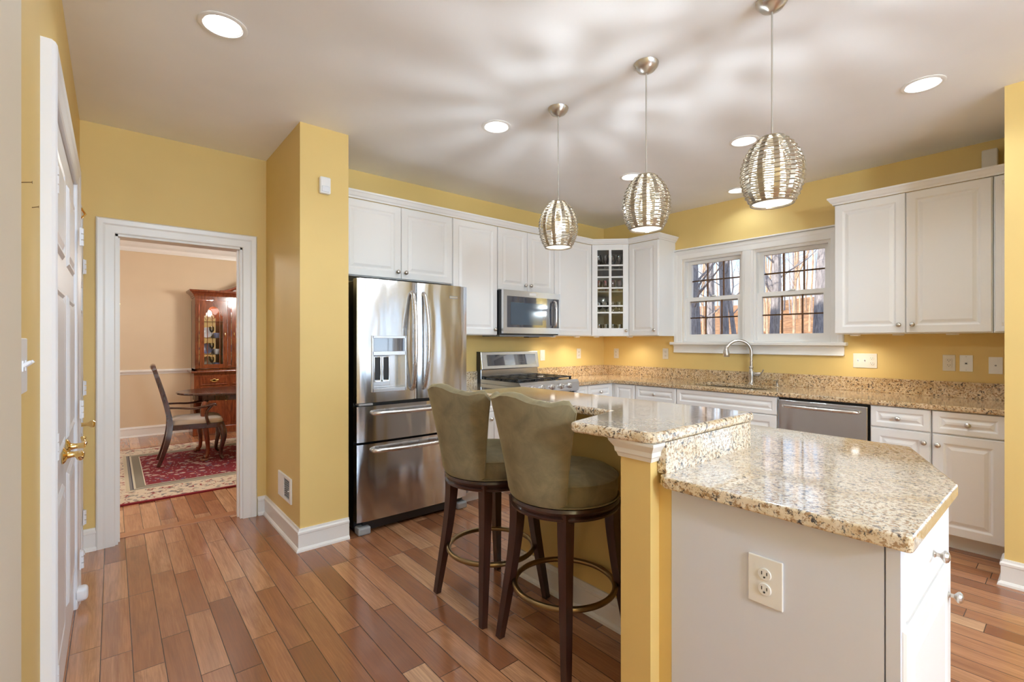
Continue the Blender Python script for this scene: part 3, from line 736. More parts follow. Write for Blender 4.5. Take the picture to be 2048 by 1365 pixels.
for x in (-1.821,-1.695,-1.572,-1.455,-1.340):
    k = obj('range_knob', lathe(nb(), [(0,0),(.026,0),(.027,.006),(.021,.012),(.018,.030),(.016,.034),(0,.035)], frame_m((x,RY-.012,.912), N_Y) @ Matrix.Rotation(radians(-90),4,'X'), 22), STEELH, rg_, smooth=True)
    obj('knob_grip', box(x-.004, x+.004, RY-.055, RY-.020, .912-.017, .912+.017, .002), STEELF, k)
b = nb(); bx(b, RX0+.002, RX1-.002, -.075, -.012, .915, 1.060, .004); obj('backguard_base', b, STEELF, rg_)
MB = Matrix.Translation((0,-.060,1.14)) @ Matrix.Rotation(radians(-9),4,'X')
b = nb(); bx(b, RX0, RX1, -.028, .016, -.082, .090, .004, M=MB); bg_ = obj('backguard', b, STEELF, rg_)
b = nb(); bx(b, RX0+.07, RX1-.045, -.031, -.027, -.050, .060, M=MB); pn = obj('control_panel', b, DARKGLASS, bg_)
b = nb()
for i in range(3):
    for j in range(3): bx(b, RX1-.265+i*.022, RX1-.257+i*.022, -.0325, -.0305, -.018+j*.022, -.013+j*.022, M=MB)
obj('button_marks', b, GREYP, pn)
obj('side_panel', box(RX0-.001, RX0+.012, -.072, -.008, .90, 1.235), BLACK, rg_)
obj('side_panel', box(RX1-.012, RX1+.001, -.072, -.008, .90, 1.235), BLACK, rg_)
od = obj('oven_door', box(RX0+.003, RX1-.003, RY-.004, -.60, .215, .845, .006), STEELF, rg_)
obj('oven_window', box(RX0+.12, RX1-.12, RY-.006, RY, .33, .70), DARKGLASS, od)
b = nb(); tube(b, [(RX0+.03,RY-.055,.805),(RX1-.03,RY-.055,.805)], .013, 14)
for x in (RX0+.05, RX1-.05): tube(b, [(x,RY,.805),(x,RY-.055,.805)], .010, 10)
obj('oven_handle', b, STEELH, od, smooth=True)
obj('storage_drawer', box(RX0+.003, RX1-.003, RY-.002, -.60, .06, .205, .006), STEELF, rg_)
# microwave
mw = thing('microwave', 'over-the-range stainless steel microwave with a dark glass door', 'microwave', (-1.58,-.2,1.40))
obj('microwave_case', box(-1.949,-1.205,-.385,-.004,1.400,1.819,.003), BLACK, mw)
MY = -.410
t = nb()
b = slab(nb(), [(-1.949,1.412),(-1.203,1.412),(-1.203,1.819),(-1.949,1.819)], [[(-1.905,1.470),(-1.222,1.470),(-1.222,1.762),(-1.905,1.762)]], 0, .028, M=Matrix(((1,0,0,0),(0,0,1,MY),(0,1,0,0),(0,0,0,1))))
md = obj('microwave_door', b, STEELF, mw)
obj('door_glass', box(-1.907,-1.220,MY+.002,MY+.022,1.468,1.764), DARKGLASS, md)
obj('door_screen', box(-1.86,-1.45,MY+.0005,MY+.004,1.495,1.705), mat('screen_grey', (.06,.09,.13), .08, coat=.8), md)
b = nb(); tube(b, smooth_pts([(-1.30,MY-.004,1.735),(-1.30,MY-.035,1.72),(-1.30,MY-.042,1.61),(-1.30,MY-.035,1.50),(-1.30,MY-.004,1.485)], 5), .012, 12); obj('door_handle', b, STEELH, md, smooth=True)
obj('badge', box(-1.625,-1.54,MY-.002,MY+.004,1.778,1.803,.001), WPLATE, md)
obj('control_marks', merge(nb(), (lambda q: [bx(q, -1.262+(i%2)*.016, -1.254+(i%2)*.016, MY+.0005, MY+.003, 1.50+.030*(i//2), 1.506+.030*(i//2)) for i in range(16)] and q)(nb())), GREYP, md)
obj('vent_grille', box(-1.93,-1.22,-.33,-.06,1.384,1.401), GREYP, mw)
obj('task_lamp', box(-1.56,-1.42,-.33,-.25,1.376,1.385,.003), BLACK, mw)
# dishwasher
dwt = thing('dishwasher', 'stainless steel dishwasher under the right worktop', 'dishwasher', (-.3,-2.567,0))
obj('dishwasher_case', box(-.600,-.03,-2.868,-2.272,.0,.888), BLACK, dwt)
dd = obj('dishwasher_door', box(-.638,-.60,-2.862,-2.276,.115,.876,.005), STEEL, dwt)
obj('door_handle', tube(nb(), smooth_pts([(-.640,-2.325,.832),(-.668,-2.335,.832),(-.688,-2.45,.833),(-.694,-2.57,.833),(-.688,-2.69,.833),(-.668,-2.80,.832),(-.640,-2.81,.832)], 5), .0125, 12), STEELH, dd, smooth=True)
obj('toe_panel', box(-.585,-.57,-2.866,-2.274,.0,.105), BLACK, dwt)
# ================================================================== ISLAND
LZ1 = .925; LZ0 = LZ1-.036; BZ1 = 1.060; BZ0 = BZ1-.036
isl = struct('wall_island', box(-2.905,-2.800,-2.955,-1.72,0,BZ0), YELLOW, label='yellow knee wall under the raised granite bar')
b = nb(); bx(b, -3.42,-2.905,-2.955,-2.842,0,BZ0); bx(b, -3.372,-3.30,-2.998,-2.955,0,LZ0)
struct('wall_island_return', b, YELLOW, label='short yellow wall end of the island facing the room')
struct('baseboard_island', sweep(nb(), BB, [(-2.800,-1.72),(-2.905,-1.72),(-2.905,-2.842),(-3.42,-2.842)][::-1][::-1]), WHITE)
b = sweep(nb(), [(0,-.062),(.006,-.062),(.010,-.05),(.014,-.045),(.016,-.03),(.028,-.012),(.030,-.008),(.030,0),(0,0)], [(-3.30,-2.842),(-3.42,-2.842),(-3.42,-2.955),(-3.372,-2.955)][::-1], z=BZ0)
b = sweep(nb(), [(0,-.062),(.006,-.062),(.010,-.05),(.014,-.045),(.016,-.03),(.028,-.012),(.030,-.008),(.030,0),(0,0)], [(-3.372,-2.955),(-3.42,-2.955),(-3.42,-2.842),(-3.25,-2.842)][::-1], z=BZ0)
struct('trim_island_capital', b, WHITE)
bar = thing('bar_worktop', 'raised granite bar top with a flared corner above the olive stools', 'worktop', (-3.0,-2.3,BZ0))
bp = round_poly([(-3.18,-1.60),(-2.76,-1.60),(-2.76,-2.993),(-3.452,-2.993),(-3.492,-2.672),(-3.165,-2.600)], [.03,.02,.02,.05,.03,.0], 6)
obj('worktop_slab', slab(nb(), bp, [], BZ0, BZ1, .013, 4), GRANITE, bar)
il = thing('island_worktop', 'lower granite island worktop with clipped corners and a granite upstand', 'worktop', (-2.8,-3.3,LZ0))
lp = round_poly([(-3.415,-3.000),(-3.415,-3.590),(-2.825,-3.590),(-2.30,-3.390),(-2.255,-2.60),(-2.255,-1.68),(-2.80,-1.68),(-2.80,-2.975),(-3.395,-2.975)], [.006,.012,.01,.02,.02,.02,.0,.0,.0], 4)
obj('worktop_slab', slab(nb(), lp, [], LZ0, LZ1, .013, 4), GRANITE, il)
obj('backsplash', box(-3.385,-2.79,-2.988,-2.957,LZ1,BZ0,.001), GRANITE, il)
ic = thing('island_cabinet', 'white island cabinet with a blank side panel, drawer and doors', 'cabinet', (-2.9,-3.3,0))
b = nb(); slab(b, [(-3.36,-3.0),(-3.36,-3.545),(-2.80,-3.545),(-2.36,-3.375),(-2.30,-3.36),(-2.30,-1.72),(-2.798,-1.72),(-2.798,-3.0)], [], .10, LZ0); slab(b, [(-3.35,-3.0),(-3.35,-3.50),(-2.80,-3.49),(-2.42,-3.33),(-2.42,-3.0)], [], 0, .10); obj('cabinet_body', b, CAB, ic)
sp_ = obj('side_panel', box(-3.372,-3.360,-3.532,-2.999,0,LZ0), mat('white_side_panel', lin(222,226,240), .42), ic)
MI = frame_m((-3.372,-3.547,0), (0,-1,0))
obj('filler_strip', box(-3.3725,-3.325,-3.562,-3.535,.10,LZ0-.001,.001), sp_.data.materials[0], ic)
front(ic, MI, .036, .702, .545, .175, (.31,.07), 'drawer'); front(ic, frame_m((-3.372,-3.551,0), (0,-1,0)), .006, .11, .575, .586, (.53,.49), 'door')
NN = Vector((.37,-.93,0)).normalized(); front(ic, frame_m((-2.79,-3.541,0), NN), .01, .702, .44, .175, None, 'drawer'); front(ic, frame_m((-2.79,-3.541,0), NN), .01, .11, .44, .586, None, 'door')
tv = sp_

# ------------------------------------------------------------------ outlets, switches
def plate(name, label, cat, origin, n, kinds, m=PLATE, h_=.118, gang=.046, group=None):
    wd = .024+gang*len(kinds)
    M = frame_m(origin, n)
    t = thing(name, label, cat, origin, group=group)
    b = nb(); bx(b, -wd/2, wd/2, .0, .006, -h_/2, h_/2, .0025, M=M); obj('cover_plate', b, m, t)
    for i, k in enumerate(kinds):
        cx = -wd/2+.012+gang*(i+.5)
        if k == 'outlet':
            for z in (.020,-.020):
                b = nb(); lathe(b, [(0,0),(.0165,0),(.0165,.003),(.015,.004),(0,.004)], M @ Matrix.Translation((cx,.0055,z)) @ Matrix.Rotation(radians(-90),4,'X'), 20); r_ = obj('socket', b, m, t)
                b = nb(); bx(b, cx-.0075,cx-.0055,.008,.0102,z-.001,z+.008,M=M); bx(b, cx+.0055,cx+.0075,.008,.0102,z-.001,z+.007,M=M); lathe(b, [(0,0),(.0026,0),(.0026,.0007),(0,.0007)], M @ Matrix.Translation((cx,.0095,z-.007)) @ Matrix.Rotation(radians(-90),4,'X'), 8); obj('slots', b, SLOT, r_)
        elif k == 'toggle':
            b = nb(); bx(b, cx-.005,cx+.005,.0055,.008,-.012,.012,.001,M=M); tube(b, [M @ Vector((cx,.006,0)), M @ Vector((cx,.020,.010))], [.005,.0035], 8); obj('toggle', b, TOGGLE, t)
        elif k == 'decora':
            b = nb(); bx(b, cx-.0165,cx+.0165,.0055,.009,-.033,.033,.001,M=M); r_ = obj('socket', b, m, t)
            b = nb()
            for z in (.018,-.018): bx(b, cx-.0075,cx-.0055,.009,.0102,z-.001,z+.008,M=M); bx(b, cx+.0055,cx+.0075,.009,.0102,z-.001,z+.007,M=M); bx(b, cx-.002,cx+.002,.009,.0102,z-.009,z-.005,M=M)
            obj('slots', b, SLOT, r_)
        elif k == 'rocker':
            b = nb(); bx(b, cx-.016,cx+.016,.0055,.010,-.033,.033,.002,M=M); obj('rocker', b, m, t)
        elif k == 'jack':
            b = nb(); bx(b, cx-.009,cx+.009,.0055,.011,-.008,.008,.001,M=M); r_ = obj('jack_socket', b, m, t)
            b = nb(); bx(b, cx-.005,cx+.005,.0108,.0118,-.005,.004,M=M); obj('jack_hole', b, SLOT, r_)
            b = nb(); [lathe(b, [(0,0),(.003,0),(.003,.001),(0,.0015)], M @ Matrix.Translation((cx,.0058,z)) @ Matrix.Rotation(radians(-90),4,'X'), 8) for z in (.048,-.048)]; obj('screws', b, NICKEL, t)
        elif k == 'blank':
            b = nb(); lathe(b, [(0,0),(.006,0),(.005,.003),(0,.003)], M @ Matrix.Translation((cx,.0058,0)) @ Matrix.Rotation(radians(-90),4,'X'), 12); obj('button', b, GREYP, t)
    return t
plate('wall_outlet', 'white double outlet on the bluish island side panel', 'outlet', (-3.372,-3.278,.700), N_X, ['outlet'], WPLATE, .128, .064)
plate('dimmer_switch', 'pale dimmer plate just right of the range backguard', 'switch', (-1.062,0,1.183), N_Y, ['rocker'])
plate('wall_outlet', 'ivory outlet on the wall between the range and the corner', 'outlet', (-.468,0,1.192), N_Y, ['outlet'])
plate('wall_outlet', 'ivory outlet under the corner cabinet right of the wall corner', 'outlet', (0,-.195,1.19), N_X, ['outlet'])
plate('wall_outlet', 'ivory switched outlet at the left end of the window sill', 'outlet', (0,-.868,1.20), N_X, ['outlet'])
plate('switch_plate', 'wide plate of two switches and an outlet right of the window', 'switch', (0,-2.697,1.180), N_X, ['toggle','toggle','outlet'], PLATE)
plate('wall_outlet', 'ivory outlet with a squared insert left of the phone jack', 'outlet', (0,-3.206,1.180), N_X, ['decora'])
plate('phone_jack', 'white phone jack plate below the right wall cabinet', 'phone jack', (0,-3.298,1.180), N_X, ['jack'], WPLATE)
plate('wall_plate', 'pale cable plate beside the right pier', 'wall plate', (0,-3.447,1.170), N_X, ['blank'], WPLATE)
plate('switch_plate', 'white double light switch on the near left wall', 'switch', (-4.865,-2.283,1.285), (1,0,0), ['toggle','toggle'], WPLATE, .125)
b = nb(); bx(b, -.10,-.02,-3.465,-3.385,2.474,2.66,.008); o = tag(obj('speaker_box', b, PLATE), 'pale plastic box standing on top of the right wall cabinet', 'box')
# motion sensor on the pier beside the fridge
ms = thing('motion_sensor', 'white motion sensor on the yellow wall end left of the refrigerator', 'motion sensor', (-3.641,-.62,2.36))
obj('sensor_body', box(-3.675,-3.605,-.655,-.62,2.305,2.415,.010,3), WPLATE, ms); obj('sensor_lens', box(-3.665,-3.615,-.660,-.650,2.315,2.355,.006), TOGGLE, ms)
# air vent low on the side of the wall end
vt = thing('wall_vent', 'white wall vent low beside the doorway', 'vent', (-3.79,-.296,.335))
MVt = frame_m((-3.79,-.296,.335), (-1,0,0))
b = nb(); t = slab(nb(), [(-.155,-.085),(.155,-.085),(.155,.085),(-.155,.085)], [[(-.01,-.065),(.125,-.065),(.125,.065),(-.01,.065)]], 0, .012, .002, 1, M=MVt @ Matrix(((1,0,0,0),(0,0,1,0),(0,1,0,0),(0,0,0,1))))
obj('vent_frame', t, WHITE, vt)
b = nb()
for k in range(9): bx(b, -.01,.125,.001,.007,-.060+k*.0145,-.054+k*.0145,M=MVt)
obj('vent_slats', b, GREYP, vt)
b = nb(); bx(b, -.012,.127,.0002,.001,-.067,.067,M=MVt); obj('vent_back', b, SLOT, vt)
b = nb(); tube(b, [MVt @ Vector((.135,.01,0)), MVt @ Vector((.135,.024,.004))], .004); obj('vent_lever', b, WHITE, vt)
# floor register
fr_ = thing('floor_register', 'dark metal floor register at the foot of the island end', 'floor register', (-3.19,-2.72,0))
b = nb(); slab(b, [(-3.30,-2.80),(-3.04,-2.80),(-3.04,-2.66),(-3.30,-2.66)], [[(-3.28,-2.785),(-3.06,-2.785),(-3.06,-2.675),(-3.28,-2.675)]], 0, .006, .001, 1); obj('register_frame', b, ABRASS, fr_)
b = nb(); [bx(b, -3.275+k*.0165, -3.267+k*.0165, -2.785, -2.675, .001, .005) for k in range(14)]; obj('register_slats', b, ABRASS, fr_)
obj('register_back', box(-3.28,-3.06,-2.785,-2.675,0,.001), SLOT, fr_)
# picture nails
for (y, z, lb, L) in ((-2.275,1.70,'upper nail left in the yellow wall above the light switch',.018),(-2.08,1.685,'lower nail left in the yellow wall beside the pantry casing',.012)):
    tag(obj('nail', tube(tube(nb(), [(-4.865,y,z),(-4.865+L,y,z+.004)], .0012, 6), [(-4.865+L,y,z+.004),(-4.864+L,y,z+.004)], .003, 8), ABRASS), lb, 'nail')
for k, dz in enumerate((0,-.03)): tag(obj('picture_hook', tube(nb(), [(-4.637,4.65,1.85+dz),(-4.637,4.635,1.85+dz)], .012, 8), BRASS), ('upper','lower')[k]+' brass picture hook on the beige dining wall', 'hook')

# ================================================================== LIGHT FITTINGS
lab = ['recessed ceiling light nearest the pantry wall','recessed ceiling light left of the three pendants','recessed ceiling light behind the nearest pendant','recessed ceiling light above the right wall cabinet side',
       'recessed ceiling light behind the middle pendant','recessed ceiling light above the sink','added recessed fill light behind the camera over the island end','added recessed fill light directly behind the camera','added recessed fill light by the breakfast windows','added recessed fill light by the south windows']
ct = thing('recessed_light', lab[0], 'ceiling light', (*cans[0], CH), group='recessed ceiling lights')
obj('trim_ring', lathe(nb(), [(.074,0),(.096,0),(.097,-.003),(.090,-.006),(.078,-.005),(.074,.004)], seg=36), WHITE, ct, local=True, smooth=True)
obj('reflector', lathe(nb(), [(.0755,.001),(.072,.03),(.062,.075),(.045,.10),(0,.11)], seg=32), mat('can_reflector', (.9,.9,.9), .25, .35), ct, local=True, smooth=True)
obj('lamp', lathe(nb(), [(0,.045),(.045,.046),(.058,.052),(.060,.070),(.045,.095)], seg=28), LAMP, ct, local=True, smooth=True)
for i, c in enumerate(cans):
    if i: copy_tree(ct, (*c, CH), label=lab[i])
    k = K_CAN*(.45 if i == 5 else 1.0)
    light('can_light', 'SPOT', (c[0], c[1], CH+.035), k, WARM, (0,0,0), spot_size=radians(140), spot_blend=.7, shadow_soft_size=.05)

# pendants
pm = thing('pendant_light', 'p', 'pendant lamp', (-2.65,-1.80,0), group='woven metal pendant lamps over the island')
obj('ceiling_canopy', lathe(nb(), [(0,CH-.050),(.012,CH-.050),(.018,CH-.046),(.042,CH-.034),(.058,CH-.014),(.062,CH-.001),(0,CH-.001)], seg=32), NICKEL, pm, local=True, smooth=True)
obj('cord', tube(nb(), [(0,0,CH-.05),(0,0,2.175)], .0035, 8), mat('silver_cord', (.55,.52,.48), .4, .6), pm, local=True)
PZ0, PZ1 = 1.905, 2.175
def prad(z):
    s = (z-PZ0)/(PZ1-PZ0)
    pts = [(0,.079),(.12,.098),(.28,.112),(.42,.1165),(.58,.1135),(.74,.100),(.87,.080),(.95,.060),(1,.044)]
    for (a, ra), (b_, rb) in zip(pts, pts[1:]):
        if s <= b_: return ra+(rb-ra)*(s-a)/(b_-a)
    return pts[-1][1]
NR = 12
b = nb()
t = nb()
for k in range(NR):
    a = 2*pi*k/NR; hw = .0105; prev = None
    for j in range(23):
        z = PZ0+(PZ1-PZ0)*j/22; r = prad(z)+.0012; da = min(hw*(.6+.4*r/.113)/r, .25)
        cur = [t.verts.new((r*cos(a-da), r*sin(a-da), z)), t.verts.new((r*cos(a+da), r*sin(a+da), z)), t.verts.new(((r-.0015)*cos(a+da), (r-.0015)*sin(a+da), z)), t.verts.new(((r-.0015)*cos(a-da), (r-.0015)*sin(a-da), z))]
        if prev:
            for q in range(4): t.faces.new((prev[q], prev[(q+1) % 4], cur[(q+1) % 4], cur[q]))
        prev = cur
bmesh.ops.recalc_face_normals(t, faces=t.faces); merge(b, t)
SILV = mat('silver_wire', (.50,.45,.37), .30, 1.0)
obj('shade_ribs', b, SILV, pm, local=True)
b = nb()
for j in range(30):
    z = PZ0+.004+(PZ1-PZ0-.008)*j/29; r = prad(z); ph = 1 if j % 2 else -1
    pts = []
    for q in range(72):
        a = 2*pi*q/72
        pts.append(((r+.0028*ph*cos(a*NR/2))*cos(a), (r+.0028*ph*cos(a*NR/2))*sin(a), z+.0012*sin(a*NR)))
    tube(b, pts, .00235, 4, closed=True)
for z, r in ((PZ0,.080),(PZ1,.045)): tube(b, [((r)*cos(2*pi*q/40), r*sin(2*pi*q/40), z) for q in range(40)], .003, 6, closed=True)
obj('woven_shade', b, SILV, pm, local=True, smooth=True)
obj('socket', lathe(nb(), [(0,PZ1+.012),(.014,PZ1+.010),(.044,PZ1),(.018,PZ1-.01),(.017,PZ1-.04),(0,PZ1-.04)], seg=20), NICKEL, pm, local=True, smooth=True)
obj('bulb', lathe(nb(), [(0,1.985),(.012,1.987),(.026,2.005),(.030,2.025),(.024,2.05),(.018,2.06)], seg=20), BULB, pm, local=True, smooth=True)
obj('diffuser', lathe(nb(), [(0,PZ0+.004),(.073,PZ0+.004),(.076,PZ0+.008),(.076,PZ0+.010),(0,PZ0+.010)], seg=32), m_emit('lit_diffuser', (1,.93,.80), 1.0), pm, local=True)
pl = ['smallest looking woven pendant lamp, furthest of the three','middle woven pendant lamp of the three over the island','largest looking woven pendant lamp, nearest of the three']
pm['label'] = pl[0]
for i, y in enumerate((-1.80,-2.41,-3.005)):
    if i: copy_tree(pm, (-2.65+.01*i, y, 0), label=pl[i])
    light('pendant_glow', 'POINT', (-2.65+.01*i, y, 2.085), K_PEND, (.84,.93,1.0), shadow_soft_size=.0155)
    light('pendant_down', 'SPOT', (-2.65+.01*i, y, 1.90), K_PEND*.15, (1,.92,.80), spot_size=radians(120), spot_blend=.6, shadow_soft_size=.05)
# under-cabinet puck lights
pk = None
for i, (x, y, lb) in enumerate(((-1.10,-.20,'puck light under the cabinet next to the microwave'),(-.72,-.20,'puck light under the cabinet left of the glass corner cabinet'),(-.50,-.30,'puck light under the left of the glass corner cabinet'),(-.22,-.55,'puck light under the right of the glass corner cabinet'),(-.2,-2.68,'puck light under the left end of the right wall cabinet'),(-.2,-2.95,'unlit puck light under the middle of the right wall cabinet'),(-.2,-3.25,'unlit puck light under the right end of the right wall cabinet'))):
    if pk is None:
        pk = thing('puck_light', lb, 'under-cabinet light', (x,y,UZ0), group='puck lights under the wall cabinets')
        obj('housing', lathe(nb(), [(.035,0),(.035,-.010),(.032,-.012),(.027,-.012),(.027,-.006),(0,-.006)], seg=24), WHITE, pk, local=True); obj('lens', lathe(nb(), [(0,-.0115),(.026,-.0115),(.026,-.007)], seg=20), LAMP, pk, local=True)
    else:
        c = copy_tree(pk, (x,y,UZ0), label=lb)
        if i > 4:
            for ch in [q for q in COL.objects if q.parent == c and q.name.startswith('lens')]: ch.data = ch.data.copy(); ch.data.materials[0] = WPLATE
    if i < 5: light('puck_glow', 'SPOT', (x,y,UZ0-.014), K_PUCK, (1,.92,.80), spot_size=radians(150), spot_blend=.8, shadow_soft_size=.02)

# ================================================================== BAR STOOLS (local, facing +x)
st = thing('bar_stool', 's', 'bar stool', (-3.175,-1.82,0), group='olive velvet bar stools at the raised bar')
obj('seat_ring', lathe(nb(), [(.10,.612),(.225,.612),(.238,.618),(.241,.628),(.232,.634),(.238,.642),(.243,.652),(.238,.664),(.10,.666)], seg=48), ESPRESSO, st, local=True, smooth=True)
b = lathe(nb(), [(0,.668),(.225,.668),(.232,.674),(.236,.70),(.236,.752),(.233,.760),(.228,.764),(.20,.782),(.14,.796),(.06,.802),(0,.803)], seg=48)
s_ = obj('seat_cushion', b, VELVET, st, local=True, smooth=True)
obj('piping', tube(nb(), [(.236*cos(2*pi*q/60), .236*sin(2*pi*q/60), .757) for q in range(60)], .0035, 6, closed=True), VELVET, s_, local=True, smooth=True)
obj('piping', tube(nb(), [(.238*cos(2*pi*q/60), .238*sin(2*pi*q/60), .672) for q in range(60)], .0035, 6, closed=True), VELVET, s_, local=True, smooth=True)
# backrest
t = nb(); NTh = 24; NZ = 16; OUT = []; 
def bz_top(u): # u in -1..1
    a = abs(u)
    pts = [(0,1.124),(.10,1.122),(.45,1.100),(.64,1.091),(.86,1.103),(.93,1.100),(1.0,1.064)]
    for (p, q), (r, s) in zip(pts, pts[1:]):
        if a <= r:
            w_ = (a-p)/(r-p); w_ = w_*w_*(3-2*w_); return q+(s-q)*w_
    return pts[-1][1]
def bpt(u, v, lay):
    """lay 0 outer .. 1 inner"""
    zt = bz_top(u); zb = .672 + .05*max(0, abs(u)-.80)**2*10; z = zb+(zt-zb)*v
    e = v**1.2
    half = radians(46 + 8*e); ang = pi + u*half
    r = .246 + .072*e ; th = .050*(1-.35*abs(u)**4)
    r -= th*lay
    lean = -.012*e
    return (r*cos(ang)*(1.02 if lay == 0 else 1) + lean, r*sin(ang), z)
def ring_at(v, shr=0.0, dz=0.0):
    us = [-1+2*i/NTh for i in range(NTh+1)]
    pts = [Vector(bpt(u*(1-.02*shr), v, 0+.5*shr)) for u in us] + [Vector(bpt(1.0-.0*shr, v, .5))] + [Vector(bpt(u*(1-.02*shr), v, 1-.5*shr)) for u in us[::-1]] + [Vector(bpt(-1.0, v, .5))]
    return [t.verts.new(p+Vector((0,0,dz))) for p in pts]
rings = [ring_at(0, .7, -.004), ring_at(0, .15)] + [ring_at(j/NZ) for j in range(1, NZ)] + [ring_at(.99), ring_at(1, .25, .004), ring_at(1, .7, .010)]
for A, B in zip(rings, rings[1:]):
    for i in range(len(A)): t.faces.new((A[i], A[(i+1) % len(A)], B[(i+1) % len(A)], B[i]))
for R_, rev in ((rings[0], 1), (rings[-1], 0)):
    n_ = NTh+1
    for i in range(NTh): 
        f_ = (R_[i], R_[i+1], R_[2*n_-1-i], R_[2*n_-i])
        try: t.faces.new(f_)
        except Exception: pass
bmesh.ops.recalc_face_normals(t, faces=t.faces)
bk = obj('backrest', t, VELVET, st, local=True, smooth=True)
for sgn in (-1, 1):
    obj('piping', tube(nb(), [Vector(bpt(sgn*.985, v/12, -.02)) for v in range(13)], .0035, 6), VELVET, bk, local=True, smooth=True)
for sx_ in (-1,1):
    for sy_ in (-1,1):
        pts = [(.152,.65),(.150,.55),(.160,.40),(.176,.25),(.203,.02),(.204,.004)]; rr = [.025,.024,.021,.019,.015,.015]
        P_ = smooth_pts([(sx_*a, sy_*a, z) for a, z in pts], 4)
        lg = obj('leg', tube(nb(), P_, lerp_list(rr, 4), 4, square=True), ESPRESSO, st, local=True)
        obj('glide', lathe(nb(), [(0,0),(.011,0),(.012,.004),(0,.0045)], Matrix.Translation((sx_*.204, sy_*.204, 0)), 12), GREYP, lg, local=True)
obj('foot_ring', tube(nb(), [(.222*cos(2*pi*q/64), .222*sin(2*pi*q/64), .262) for q in range(64)], .0125, 12, closed=True), ABRASS, st, local=True, smooth=True)
st['label'] = 'olive velvet bar stool nearer the refrigerator'
copy_tree(st, (-3.157,-2.335,0), label='olive velvet bar stool nearer the camera, beside the yellow island end')
# ================================================================== GLASSWARE in the corner cabinet
def wine(seg=14): return lathe(nb(), [(0,0),(.026,0),(.027,.003),(.006,.008),(.004,.07),(.012,.082),(.028,.105),(.031,.13),(.026,.165),(.0245,.165),(.029,.13),(.026,.107),(.010,.088),(0,.084)], seg=seg)
def tumbler(seg=14): return lathe(nb(), [(0,0),(.025,0),(.027,.004),(.032,.115),(.030,.115),(.0255,.010),(0,.009)], seg=seg)
def gob(seg=14): return lathe(nb(), [(0,0),(.024,0),(.006,.01),(.006,.045),(.026,.06),(.033,.10),(.030,.125),(.0285,.125),(.031,.10),(.024,.063),(0,.055)], seg=seg)
gw = {}
for nm, fn, mm in (('wine_glass', wine, GLASSW), ('tumbler_glass', tumbler, GLASSW), ('goblet', gob, GLASSW), ('ruby_goblet', gob, PINKG)): gw[nm] = (fn, mm, [])
glv = [('bottom shelf', UZ0+.0185, 'tumbler_glass'), ('second shelf up', shelfz[0], 'goblet'), ('third shelf up', shelfz[1], 'ruby_goblet'), ('top shelf', shelfz[2], 'wine_glass')]
dirn = Vector((B_.x-A_.x, B_.y-A_.y)).normalized(); inn = Vector((1,1)).normalized()
for sn, z, nm in glv:
    for row in range(2):
        for k in range(4):
            p = A_ + dirn*(.095+.076*k+.02*row) + inn*(.075+.10*row)
            fn, mm, made = gw[nm]
            if made: o = made[0].copy(); COL.objects.link(o)
            else: o = obj(nm, fn(), mm, smooth=True); made.append(o)
            o.location = (p.x, p.y, z)
            if nm == 'ruby_goblet' and k in (0,1): pass
            tag(o, 'clear glassware in the corner cabinet, ' + sn if nm != 'ruby_goblet' else 'reddish goblet in the corner cabinet, ' + sn, 'glass', 'glassware on the ' + sn + ' of the corner cabinet')
jar = thing('honey_jar', 'amber jar on the bottom shelf of the corner cabinet', 'jar', (A_.x+dirn.x*.085+inn.x*.045, A_.y+dirn.y*.085+inn.y*.045, UZ0+.0185))
obj('jar_body', lathe(nb(), [(0,0),(.022,0),(.024,.004),(.024,.05),(.018,.058),(0,.058)], seg=16), mat('amber', lin(205,150,60), .2), jar, local=True, smooth=True); obj('lid', lathe(nb(), [(0,.058),(.02,.058),(.02,.07),(0,.07)], seg=16), WPLATE, jar, local=True)

